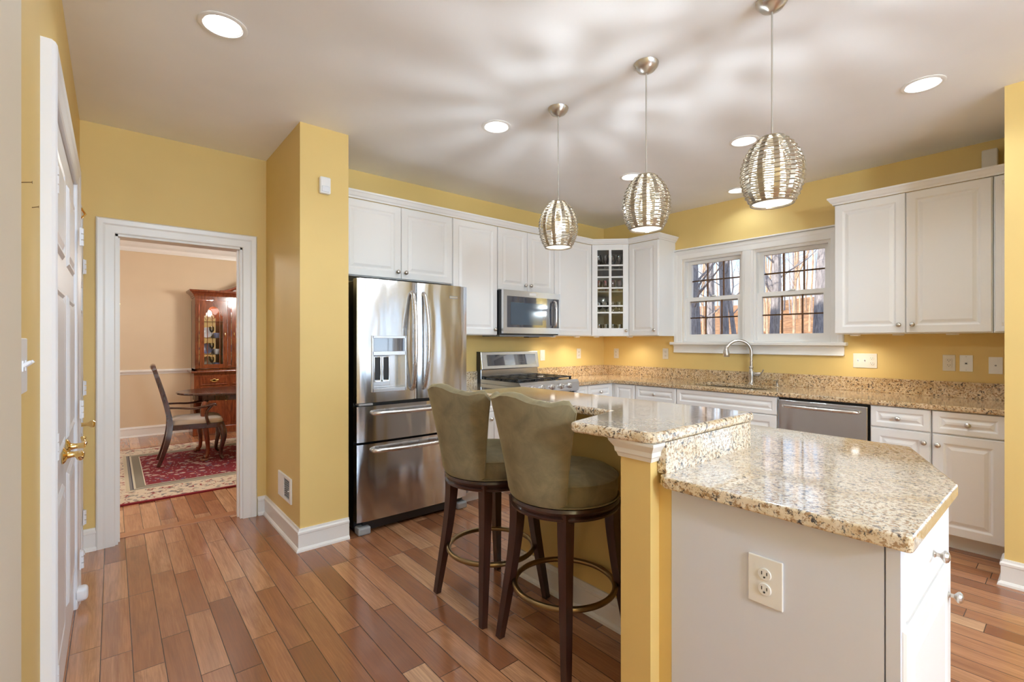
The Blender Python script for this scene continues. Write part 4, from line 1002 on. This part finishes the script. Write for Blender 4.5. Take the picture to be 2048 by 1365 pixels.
# ================================================================== DINING ROOM
def f_rug(N, b):
    g = N.geo(); s = N.sep(g)
    X0, X1, Y0, Y1 = -5.02, -1.5, 1.16, 3.66
    dx = N.math('MINIMUM', N.math('SUBTRACT', s[0], X0), N.math('SUBTRACT', X1, s[0])); dy = N.math('MINIMUM', N.math('SUBTRACT', s[1], Y0), N.math('SUBTRACT', Y1, s[1]))
    d = N.math('MINIMUM', dx, dy)
    fl = N.vor(g, 11.0); fl2 = N.noise(g, 17, 3, .6, 1.0); fl3 = N.vor(g, 26.0)
    field = N.mix(N.ramp(fl, [(.24, 1.0), (.34, 0.0)]), lin(118,20,34)+(1,), lin(176,150,140)+(1,))
    field = N.mix(N.ramp(fl3, [(.16, 1.0), (.24, 0.0)]), field, lin(196,180,164)+(1,))
    field = N.mix(N.ramp(fl2, [(.60, 0.0), (.64, .8)]), field, lin(88,96,120)+(1,))
    bord = N.mix(N.ramp(fl, [(.20, 1.0), (.30, 0.0)]), lin(206,190,168)+(1,), lin(150,140,120)+(1,))
    bord = N.mix(N.ramp(fl2, [(.57, 0.0), (.61, 1.0)]), bord, lin(140,62,58)+(1,))
    bord = N.mix(N.ramp(N.noise(g, 24, 2), [(.60, 0.0), (.63, .8)]), bord, lin(80,86,98)+(1,))
    stripe = N.ramp(d, [(0, lin(126,24,34)), (.028, lin(204,186,160)), (.40, lin(204,186,160)), (.405, lin(190,176,150)), (.43, lin(120,116,112)), (.45, lin(48,48,62)), (.46, lin(196,186,164)), (.475, lin(128,120,104)), (.535, lin(120,116,100)), (.54, lin(208,196,176)), (.55, lin(118,20,34))], 'CONSTANT')
    isb = N.ramp(d, [(0, 0.0), (.028, 1.0), (.40, 0.0)], 'CONSTANT'); isf = N.ramp(d, [(0, 0.0), (.55, 1.0)], 'CONSTANT')
    c = N.mix(isb, stripe, bord); c = N.mix(isf, c, field)
    N.put(b.inputs['Base Color'], c); N.put(b.inputs['Normal'], N.bump(N.noise(g, 300, 2), .3, .003))
rug = tag(obj('area_rug', box(-5.02,-1.5,1.16,3.66,0,.013,.003), mat('oriental_rug', (.4,.1,.1), .95, fn=f_rug)), 'red and cream patterned oriental rug on the dining room floor', 'rug')
RZ = .013
# dining table
dt = thing('dining_table', 'dark oval mahogany dining table seen through the doorway', 'table', (-3.1,2.72,RZ))
ov = [(-3.10+1.06*(abs(cos(a))**.9)*(1 if cos(a) >= 0 else -1), 2.72+.53*(abs(sin(a))**.9)*(1 if sin(a) >= 0 else -1)) for a in [2*pi*k/56 for k in range(56)]]
obj('tabletop', slab(nb(), ov, [], .738, .762, .010, 3), MAHOGD, dt)
ap = [(-3.10+(x+3.10)*.86, 2.72+(y-2.72)*.80) for x, y in ov]
obj('apron', slab(nb(), ap, [], .672, .739), MAHOGD, dt)
for sx_ in (-1,1):
    for sy_ in (-1,1):
        x, y = -3.10+sx_*.80, 2.72+sy_*.29; dv_ = Vector((sx_, sy_*.5, 0)).normalized()
        pts = [(0,.66),(.02,.60),(.030,.50),(.012,.34),(-.010,.18),(-.004,.07),(.020,.05),(.030,.045)]; rr = [.040,.044,.036,.027,.021,.019,.020,.018]
        P_ = smooth_pts([(x+dv_.x*a, y+dv_.y*a, z) for a, z in pts], 4); lg = obj('leg', tube(nb(), P_, lerp_list(rr, 4), 12), MAHOG, dt, smooth=True)
        obj('pad_foot', lathe(nb(), [(0,RZ),(.03,RZ),(.040,RZ+.012),(.034,RZ+.026),(0,RZ+.032)], Matrix.Translation((x+dv_.x*.03, y+dv_.y*.03, 0)), 16), MAHOG, lg, smooth=True)
# arm chair (local: faces +x)
ch = thing('dining_armchair', 'dark mahogany armchair with a cream seat at the dining table', 'chair', (-3.985,2.56,RZ), radians(-3))
sw, sdp, sz = .27, .25, .43
seat = round_poly([(-sdp,-.21),(sdp,-.27),(sdp,.27),(-sdp,.21)], [.04,.07,.07,.04], 5)
obj('seat_frame', slab(nb(), seat, [], sz-.055, sz, .004, 2), MAHOGD, ch, local=True)
st_ = round_poly([(-sdp+.015,-.195),(sdp-.012,-.255),(sdp-.012,.255),(-sdp+.015,.195)], [.05,.08,.08,.05], 5)
t = nb(); rr_ = []
for z, s in ((sz,1.0),(sz+.02,1.01),(sz+.045,.96),(sz+.062,.80),(sz+.070,.5),(sz+.072,.15)): rr_.append([t.verts.new((x*s, y*s, z)) for x, y in st_])
for A, B in zip(rr_, rr_[1:]):
    for i in range(len(A)): t.faces.new((A[i], A[(i+1) % len(A)], B[(i+1) % len(A)], B[i]))
t.faces.new(rr_[-1]); obj('seat_cushion', t, CREAMF, ch, local=True, smooth=True)
for sy_ in (-1,1):
    P_ = smooth_pts([(-.345,sy_*.19,.005),(-.305,sy_*.195,.12),(-.262,sy_*.20,.28),(-.245,sy_*.205,.43),(-.262,sy_*.21,.58),(-.315,sy_*.22,.80),(-.365,sy_*.225,.98),(-.378,sy_*.205,1.03)], 4)
    obj('rear_leg', tube(nb(), P_, lerp_list([.017,.019,.024,.026,.024,.020,.018,.016], 4), 4, square=True), MAHOGD, ch, local=True, label='rear leg rising into the back post')
    P_ = smooth_pts([(.215,sy_*.235,.40),(.235,sy_*.250,.33),(.240,sy_*.252,.26),(.218,sy_*.240,.14),(.212,sy_*.238,.06),(.238,sy_*.250,.024)], 4)
    obj('front_leg', tube(nb(), P_, lerp_list([.036,.036,.030,.020,.016,.022], 4), 12), MAHOGD, ch, local=True, smooth=True)
    P_ = smooth_pts([(-.27,sy_*.215,.620),(-.17,sy_*.245,.615),(-.05,sy_*.275,.605),(.08,sy_*.285,.620),(.150,sy_*.280,.635),(.165,sy_*.275,.618)], 4)
    am = obj('arm', tube(nb(), P_, lerp_list([.016,.016,.017,.020,.024,.012], 4), 10, flat=.7), MAHOGD, ch, local=True, smooth=True)
    P_ = smooth_pts([(.135,sy_*.28,.625),(.085,sy_*.285,.575),(.075,sy_*.275,.51),(.10,sy_*.262,.42)], 4)
    obj('arm_post', tube(nb(), P_, lerp_list([.014,.014,.015,.018], 4), 8), MAHOGD, am, local=True, smooth=True)
P_ = smooth_pts([(-.378,-.215,1.02),(-.388,-.15,1.055),(-.392,0,1.045),(-.388,.15,1.055),(-.378,.215,1.02)], 5)
obj('crest_rail', tube(nb(), P_, lerp_list([.018,.024,.026,.024,.018], 5), 10), MAHOGD, ch, local=True, smooth=True)
t = nb(); pv = None
for z, hw_, xx in ((.44,.05,-.252),(.56,.045,-.262),(.68,.075,-.287),(.80,.085,-.318),(.92,.055,-.350),(1.03,.07,-.380)):
    cur = [t.verts.new((xx-.006,-hw_,z)), t.verts.new((xx-.006,hw_,z)), t.verts.new((xx+.006,hw_,z)), t.verts.new((xx+.006,-hw_,z))]
    if pv:
        for q in range(4): t.faces.new((pv[q], pv[(q+1) % 4], cur[(q+1) % 4], cur[q]))
    pv = cur
bmesh.ops.recalc_face_normals(t, faces=t.faces); obj('back_splat', t, MAHOGD, ch, local=True, smooth=True)

# china cabinet
HY = 4.20; HX0 = -3.83; BAY = .345; NB = 4; HX1 = HX0+.06+BAY*NB+.06*4
hc = thing('china_cabinet', 'tall mahogany china cabinet with arched glass doors and a curved pediment', 'cabinet', ((HX0+HX1)/2, 4.4, 0))
b = nb(); bx(b, HX0+.005,HX1-.005,HY,4.63,.11,.86,.002); bx(b, HX0-.015,HX1+.015,HY-.02,4.63,0,.11,.01); obj('lower_case', b, MAHOG, hc)
obj('waist_moulding', box(HX0-.035,HX1+.035,HY-.045,4.63,.885,.915,.008), MAHOG, hc)
obj('waist_rail', box(HX0,HX1,HY-.005,4.63,.86,.886), MAHOG, hc)
UY = HY+.06
b = nb(); bx(b, HX0+.02,HX0+.045,UY,4.63,.915,1.93); bx(b, HX1-.045,HX1-.02,UY,4.63,.915,1.93); bx(b, HX0+.02,HX1-.02,4.60,4.63,.915,1.93); bx(b, HX0+.02,HX1-.02,UY,4.63,.915,.94); bx(b, HX0+.02,HX1-.02,UY-.005,4.63,1.93,1.985)
obj('upper_case', b, MAHOG, hc)
b = nb(); bx(b, HX0+.046,HX1-.046,4.585,4.598,.94,1.93); obj('mirror_back', b, mat('mirror', (.8,.8,.82), .05, 1.0), hc)
b = sweep(nb(), [(0,0),(.015,0),(.02,.02),(.045,.05),(.065,.06),(.07,.085),(0,.085)], [(HX0+.02,4.63),(HX0+.02,UY-.005),(HX0+.55,UY-.005)][::-1][::-1], z=1.985)
sweep(b, [(0,0),(.015,0),(.02,.02),(.045,.05),(.065,.06),(.07,.085),(0,.085)], [(HX1-.55,UY-.005),(HX1-.02,UY-.005),(HX1-.02,4.63)], z=1.985)
bx(b, HX0+.01,HX1-.01,UY-.012,4.63,1.965,1.99)
for k in range(40): bx(b, HX0+.03+k*(HX1-HX0-.06)/40, HX0+.042+k*(HX1-HX0-.06)/40, UY-.022, UY-.01, 1.968, 1.985)
obj('crown_moulding', b, MAHOG, hc)
cxh = (HX0+HX1)/2; cr = []
for k in range(21):
    u_ = -1+2*k/20; cr.append((cxh+u_*(HX1-HX0)/2*.62, 2.06+.20*(.5+.5*cos(pi*u_))))
PL = [(cr[0][0],1.985)] + cr + [(cr[-1][0],1.985)]
b = slab(nb(), PL[::-1], [], 0, .03, M=Matrix(((1,0,0,0),(0,0,1,UY-.005),(0,1,0,0),(0,0,0,1)))); tube(b, [(x,UY-.03,z) for x, z in cr], .022, 8); obj('pediment', b, MAHOG, hc)
for k in range(3): obj('shelf', box(HX0+.046,HX1-.046,UY+.02,4.58,1.14+.24*k,1.146+.24*k), PANE if k < 0 else GLASSW, hc)
for i in range(NB):
    x0 = HX0+.075+i*(BAY+.055); dz0, dz1 = .945, 1.925
    # pilaster
    pb = nb(); bx(pb, x0-.050,x0-.008,UY-.022,UY+.01,.945,1.925,.003); [tube(pb, [(x0-.042+q*.0085,UY-.023,1.0),(x0-.042+q*.0085,UY-.023,1.84)], .0028, 6) for q in range(4)]; bx(pb, x0-.054,x0-.004,UY-.028,UY+.01,1.86,1.925,.004); bx(pb, x0-.054,x0-.004,UY-.028,UY+.01,.945,.99,.004); obj('pilaster', pb, MAHOG, hc)
    # arched glazed door
    ox, oz0, ow = x0+.055, dz0+.06, BAY-.11
    hole = [(ox,oz0),(ox+ow,oz0),(ox+ow,1.70)]
    hole += [(ox+ow-.02,1.71),(ox+ow-.02,1.735),(ox+ow-.045,1.765)]
    for q in range(1,8): a = pi*q/8; hole.append((ox+ow/2+cos(a)*(ow/2-.045), 1.765+sin(a)*.075))
    hole += [(ox+.045,1.765),(ox+.02,1.735),(ox+.02,1.71),(ox,1.70)]
    b = slab(nb(), [(x0,dz0),(x0+BAY,dz0),(x0+BAY,dz1),(x0,dz1)], [hole], 0, .022, M=Matrix(((1,0,0,0),(0,0,1,UY-.024),(0,1,0,0),(0,0,0,1))))
    for q in (.17,.83): bx(b, ox+ow*q-.004,ox+ow*q+.004,UY-.014,UY-.006,oz0,1.76)
    tube(b, smooth_pts([(ox+ow*.17,UY-.01,1.66),(ox+ow*.3,UY-.01,1.74),(ox+ow*.5,UY-.01,1.66),(ox+ow*.7,UY-.01,1.74),(ox+ow*.83,UY-.01,1.66)], 5), .0035, 6)
    dr = obj('glass_door', b, MAHOG, hc); b = nb(); bx(b, x0+.03,x0+BAY-.03,UY-.011,UY-.008,dz0+.03,dz1-.06); obj('glass_pane', b, PANE, dr)
    kx = x0+BAY-.03 if i % 2 == 0 else x0+.03; obj('door_pull', tube(nb(), smooth_pts([(kx,UY-.025,1.47),(kx,UY-.038,1.45),(kx,UY-.038,1.42),(kx,UY-.025,1.40)], 3), .004, 8), BRASS, dr)
    # drawer and lower door
    b = nb(); MH = frame_m((x0,HY,0), N_Y); ringpanel(b, BAY, .135, [(0,0),(0,.010),(.004,.014),(.016,.014),(.02,.011),(.026,.011),(.03,.015)], MH, 0, .705); dw_ = obj('drawer', b, MAHOG, hc)
    b = nb(); tube(b, smooth_pts([(x0+BAY/2-.04,HY-.016,.775),(x0+BAY/2-.03,HY-.034,.762),(x0+BAY/2,HY-.038,.755),(x0+BAY/2+.03,HY-.034,.762),(x0+BAY/2+.04,HY-.016,.775)], 4), .004, 8); bx(b, x0+BAY/2-.05,x0+BAY/2+.05,HY-.018,HY-.014,.765,.785,.002); bx(b, x0+BAY/2-.018,x0+BAY/2+.018,HY-.018,HY-.014,.755,.795,.002); obj('drawer_pull', b, BRASS, dw_)
    b = nb(); ringpanel(b, BAY, .52, [(0,0),(0,.010),(.004,.014),(.045,.014),(.052,.007),(.06,.007),(.085,.014)], MH, 0, .165); ldr = obj('door', b, MAHOG, hc)
    b = nb(); tube(b, [(kx,HY-.02,.56),(kx,HY-.02,.48)], .006, 8); bx(b, kx-.008,kx+.008,HY-.018,HY-.014,.47,.57,.002); obj('door_pull', b, BRASS, ldr)
light('cabinet_fill', 'POINT', (HX0+.6,4.40,1.91), 4.0, (1,.93,.85), shadow_soft_size=.02)  # point lights added inside to brighten the dark glass doors, no fitting built
light('cabinet_fill', 'POINT', (HX0+.24,4.40,1.91), 4.0, (1,.93,.85), shadow_soft_size=.02)
# china on the shelves
def dish(x, y, z, r=.075):
    return lathe(nb(), [(0,0),(r*.55,.002),(r,.014),(r*1.0,.018),(r*.55,.007),(0,.006)], Matrix.Translation((x,y,z+r)) @ Matrix.Rotation(radians(78),4,'X'), 24)
CHINA = mat('white_china', lin(226,228,234), .2); BLUEC = mat('blue_china', lin(120,130,175), .2)
for i in range(3):
    x0 = HX0+.075+i*(BAY+.055)
    for k, (zz, sn) in enumerate(((.942,'lowest shelf'),(1.147,'second shelf'),(1.387,'third shelf'))):
        bay = ('left','second','third')[i]
        tag(obj('display_plate', dish(x0+.12, 4.52, zz, .078), CHINA if k != 1 else BLUEC, smooth=True), 'white china plate standing on the %s behind the %s glass door' % (sn, bay), 'plate')
        o = lathe(nb(), [(0,0),(.03,0),(.034,.01),(.042,.05),(.038,.075),(.034,.075),(.036,.05),(0,.012)], Matrix.Translation((x0+.24,4.44,zz)), 18)
        tag(obj('china_cup', o, CHINA if (i+k) % 2 else BLUEC, smooth=True), 'china cup on the %s behind the %s glass door' % (sn, bay), 'cup')
        o = wine(); bmesh.ops.translate(o, vec=(x0+.17,4.40,zz), verts=o.verts)
        tag(obj('stem_glass', o, GLASSW, smooth=True), 'stemmed glass on the %s behind the %s glass door' % (sn, bay), 'glass')
# chandelier over the table
cl_ = thing('chandelier', 'dining room chandelier with lit glass shades above the table', 'chandelier', (-3.05,2.72,2.79))
b = tube(nb(), [(-3.05,2.72,2.79),(-3.05,2.72,2.10)], .008); lathe(b, [(0,1.70),(.02,1.71),(.035,1.76),(.02,1.82),(.03,1.90),(.05,1.96),(.02,2.06),(0,2.10)], Matrix.Translation((-3.05,2.72,0)), 20); lathe(b, [(0,2.75),(.05,2.76),(.06,2.789)], Matrix.Translation((-3.05,2.72,0)), 20); obj('chandelier_stem', b, ABRASS, cl_, smooth=True)
for k in range(6):
    a = 2*pi*k/6+.35; ux, uy = cos(a), sin(a); P_ = smooth_pts([(-3.05+ux*.02,2.72+uy*.02,1.80),(-3.05+ux*.12,2.72+uy*.12,1.70),(-3.05+ux*.25,2.72+uy*.25,1.72),(-3.05+ux*.30,2.72+uy*.30,1.80)], 5)
    am = obj('chandelier_arm', tube(nb(), P_, .007, 8), ABRASS, cl_, smooth=True)
    obj('glass_shade', lathe(nb(), [(.015,1.80),(.03,1.81),(.045,1.85),(.07,1.90),(.066,1.90),(.040,1.85),(.012,1.81)], Matrix.Translation((-3.05+ux*.30,2.72+uy*.30,0)), 20), m_emit('lit_shade', (1,.93,.82), 5.0) if k == 0 else bpy.data.materials['lit_shade'], am, smooth=True)
light('chandelier_glow', 'POINT', (-3.05,2.72,2.02), K_DIN, (1,.96,.90), shadow_soft_size=.12)
light('dining_fill', 'POINT', (-5.2,2.0,2.35), K_DIN*.6, (.95,.97,1.0), shadow_soft_size=.15)

# unseen fill lamp added behind the camera to brighten the ceiling
bc = thing('added_fill_pendant', 'added fill lamp shaped as a glass bowl pendant behind the camera', 'chandelier', (-4.1,-6.35,CH))
b = tube(nb(), [(-4.1,-6.35,CH),(-4.1,-6.35,2.05)], .007); lathe(b, [(0,CH-.03),(.06,CH-.02),(.065,CH-.001)], Matrix.Translation((-4.1,-6.35,0)), 20); obj('stem', b, NICKEL, bc, smooth=True)
obj('glass_bowl', lathe(nb(), [(0,1.88),(.10,1.90),(.17,1.95),(.20,2.02),(.195,2.02),(.165,1.955),(.10,1.91),(0,1.89)], Matrix.Translation((-4.1,-6.35,0)), 32), bpy.data.materials['lit_diffuser'], bc, smooth=True)
light('back_fill_glow', 'POINT', (-4.1,-6.35,2.12), K_BACK_FILL, (.70,.86,1.0), shadow_soft_size=.18)

# ================================================================== OUTSIDE
def terr(x, y):
    r = max(0, x-3); return -1.0 + .075*r + .0006*r*r + .25*sin(y*.21+x*.13) + .12*sin(x*.5+y*.37)
t = nb(); nx, ny = 40, 44; G = []
for i in range(nx+1):
    x = .5 + 75*(i/nx)**1.5; G.append([t.verts.new((x, -30+85*j/ny, terr(x, -30+85*j/ny))) for j in range(ny+1)])
for i in range(nx):
    for j in range(ny): t.faces.new((G[i][j], G[i+1][j], G[i+1][j+1], G[i][j+1]))
def f_leaf(N, b):
    g = N.geo()
    N.put(b.inputs['Base Color'], N.mix(N.ramp(N.noise(g, 2.2, 6, .7), [(.4, 0.0), (.62, 1.0)]), lin(150,104,66)+(1,), lin(206,158,112)+(1,)))
    N.put(b.inputs['Normal'], N.bump(N.noise(g, 9, 5, .8), .8, .12))
tag(obj('leafy_ground', t, mat('fallen_leaves', (.5,.3,.15), .95, fn=f_leaf), smooth=True), 'woodland ground of orange fallen leaves outside the window', 'ground', kind='structure')
def f_bark(c1, c2):
    def fn(N, b):
        g = N.coords('Object')
        N.put(b.inputs['Base Color'], N.ramp(N.noise(N.scale(g, (9,9,1.6)), 2.2, 6, .7, .6), [(.35, c1), (.65, c2)]))
        N.put(b.inputs['Normal'], N.bump(N.noise(N.scale(g, (8,8,1.5)), 3, 5, .7), .8, .04))
    return fn
BARK = mat('grey_bark', (.3,.3,.3), .9, fn=f_bark(lin(104,104,112), lin(168,168,176)))
BARK2 = mat('tan_bark', (.3,.3,.3), .9, fn=f_bark(lin(142,118,100), lin(200,178,156)))
rnd = random.Random(11)
def tree_bm(h, r, lean=(0,0), fork=None, nbr=9, rn=rnd, twigs=3, seg=8):
    b = nb(); P_ = []
    for k in range(9):
        s = k/8; P_.append(Vector((lean[0]*s*h + rn.uniform(-.06,.06)*h*.1, lean[1]*s*h + rn.uniform(-.06,.06)*h*.1, h*s)))
    P_[0] = Vector((0,0,-.3)); tube(b, P_, [r*(1-.75*k/8)*(1.25 if k == 0 else 1) for k in range(9)], seg)
    if fork:
        z, ax, ay = fork; base_ = Vector((lean[0]*z, lean[1]*z, z)); tube(b, [base_, base_+Vector((ax*1.2,ay*1.2,1.2)), base_+Vector((ax*2.2,ay*2.2,3.2)), base_+Vector((ax*2.8,ay*2.8,6))], [r*.7,r*.62,r*.5,r*.2], seg)
    for k in range(nbr):
        s = rn.uniform(.15,.95); i = min(7, int(s*8)); p0 = P_[i].lerp(P_[i+1], s*8-i); a = rn.uniform(0, 2*pi); L = h*rn.uniform(.10,.24)*(1.2-s*.6)
        d = Vector((cos(a), sin(a), rn.uniform(.25,1.0))).normalized(); q = [p0]; 
        for m in range(4): d = (d+Vector((rn.uniform(-.3,.3), rn.uniform(-.3,.3), rn.uniform(-.1,.3)))).normalized(); q.append(q[-1]+d*L/4)
        r0 = r*.20*(1.1-s*.6); tube(b, q, [r0,r0*.75,r0*.5,r0*.32,r0*.12], 5)
        for m in range(twigs):
            p1 = q[rn.randint(1,3)]; d2 = (d+Vector((rn.uniform(-1,1), rn.uniform(-1,1), rn.uniform(-.6,.6)))).normalized(); tube(b, [p1, p1+d2*L*.22, p1+d2*L*.35+Vector((0,0,.1))+Vector((rn.uniform(-.1,.1),rn.uniform(-.1,.1),0))], [r0*.3,r0*.2,r0*.08], 4)
    return b
def at(u, D):
    """ground point on the bearing of picture column u at range D from the camera position"""
    Fv = Vector((cos(YAW), sin(YAW))); Rv = Vector((sin(YAW), -cos(YAW))); p = Vector((cam.location.x, cam.location.y)) + D*(Fv + Rv*((u-1024)/950.6)); return p
near = [(1388,13,.21,(.0,.01),None,'thick grey tree trunk at the left edge of the sink window'),(1420,14.5,.15,(0,0),None,'straight grey tree second from the left outside the sink window'),
        (1462,13.5,.14,(-.03,.035),None,'slightly leaning grey tree at the right of the left window'),(1483,12.5,.07,(-.05,.08),None,'thin slanted sapling beside the window mullion'),
        (1550,14,.16,(.01,.0),(3.0,-.3,.55),'forked grey tree at the left of the right window'),(1590,22,.07,(.0,-.01),(4,.2,-.35),'slim wavy tree in the middle of the right window'),
        (1641,13,.21,(.0,-.015),None,'thick pale grey tree at the right edge of the sink window'),(1535,26,.07,(0,.02),None,'mid-distance tree behind the forked one'),
        (1405,26,.07,(0,-.02),None,'mid-distance sunlit tree between the two left trunks')]
for (u, D, r, ln, fk, lb) in near:
    p = at(u, D); o = obj('bare_tree', tree_bm(13, r, ln, fk, 16, twigs=4), BARK if D < 20 else BARK2, smooth=True); o.location = (p.x, p.y, terr(p.x, p.y)); tag(o, lb, 'tree')
protos = [bpy.data.objects.new('distant_tree', None)]
pm_ = []
for k in range(7):
    b = tree_bm(rnd.uniform(13,19), rnd.uniform(.05,.11), (rnd.uniform(-.03,.03), rnd.uniform(-.03,.03)), None, 20, twigs=5, seg=6); me = bpy.data.meshes.new('distant_tree'); b.to_mesh(me); b.free(); me.materials.append(BARK2 if k % 3 else BARK); pm_.append(me)
bpy.data.objects.remove(protos[0])
for k in range(48):
    u = 1340 + 350*((k*0.618034) % 1.0); D = 30+55*rnd.random()**.8; p = at(u, D)
    o = bpy.data.objects.new('distant_tree', pm_[k % 7]); COL.objects.link(o); o.location = (p.x, p.y, terr(p.x, p.y)); o.rotation_euler = (0,0,rnd.uniform(0,6.28)); s = rnd.uniform(.75,1.2); o.scale = (s,s,s)
    tag(o, 'slender bare tree in the sunlit woods far outside the window', 'tree', 'distant bare woodland trees')
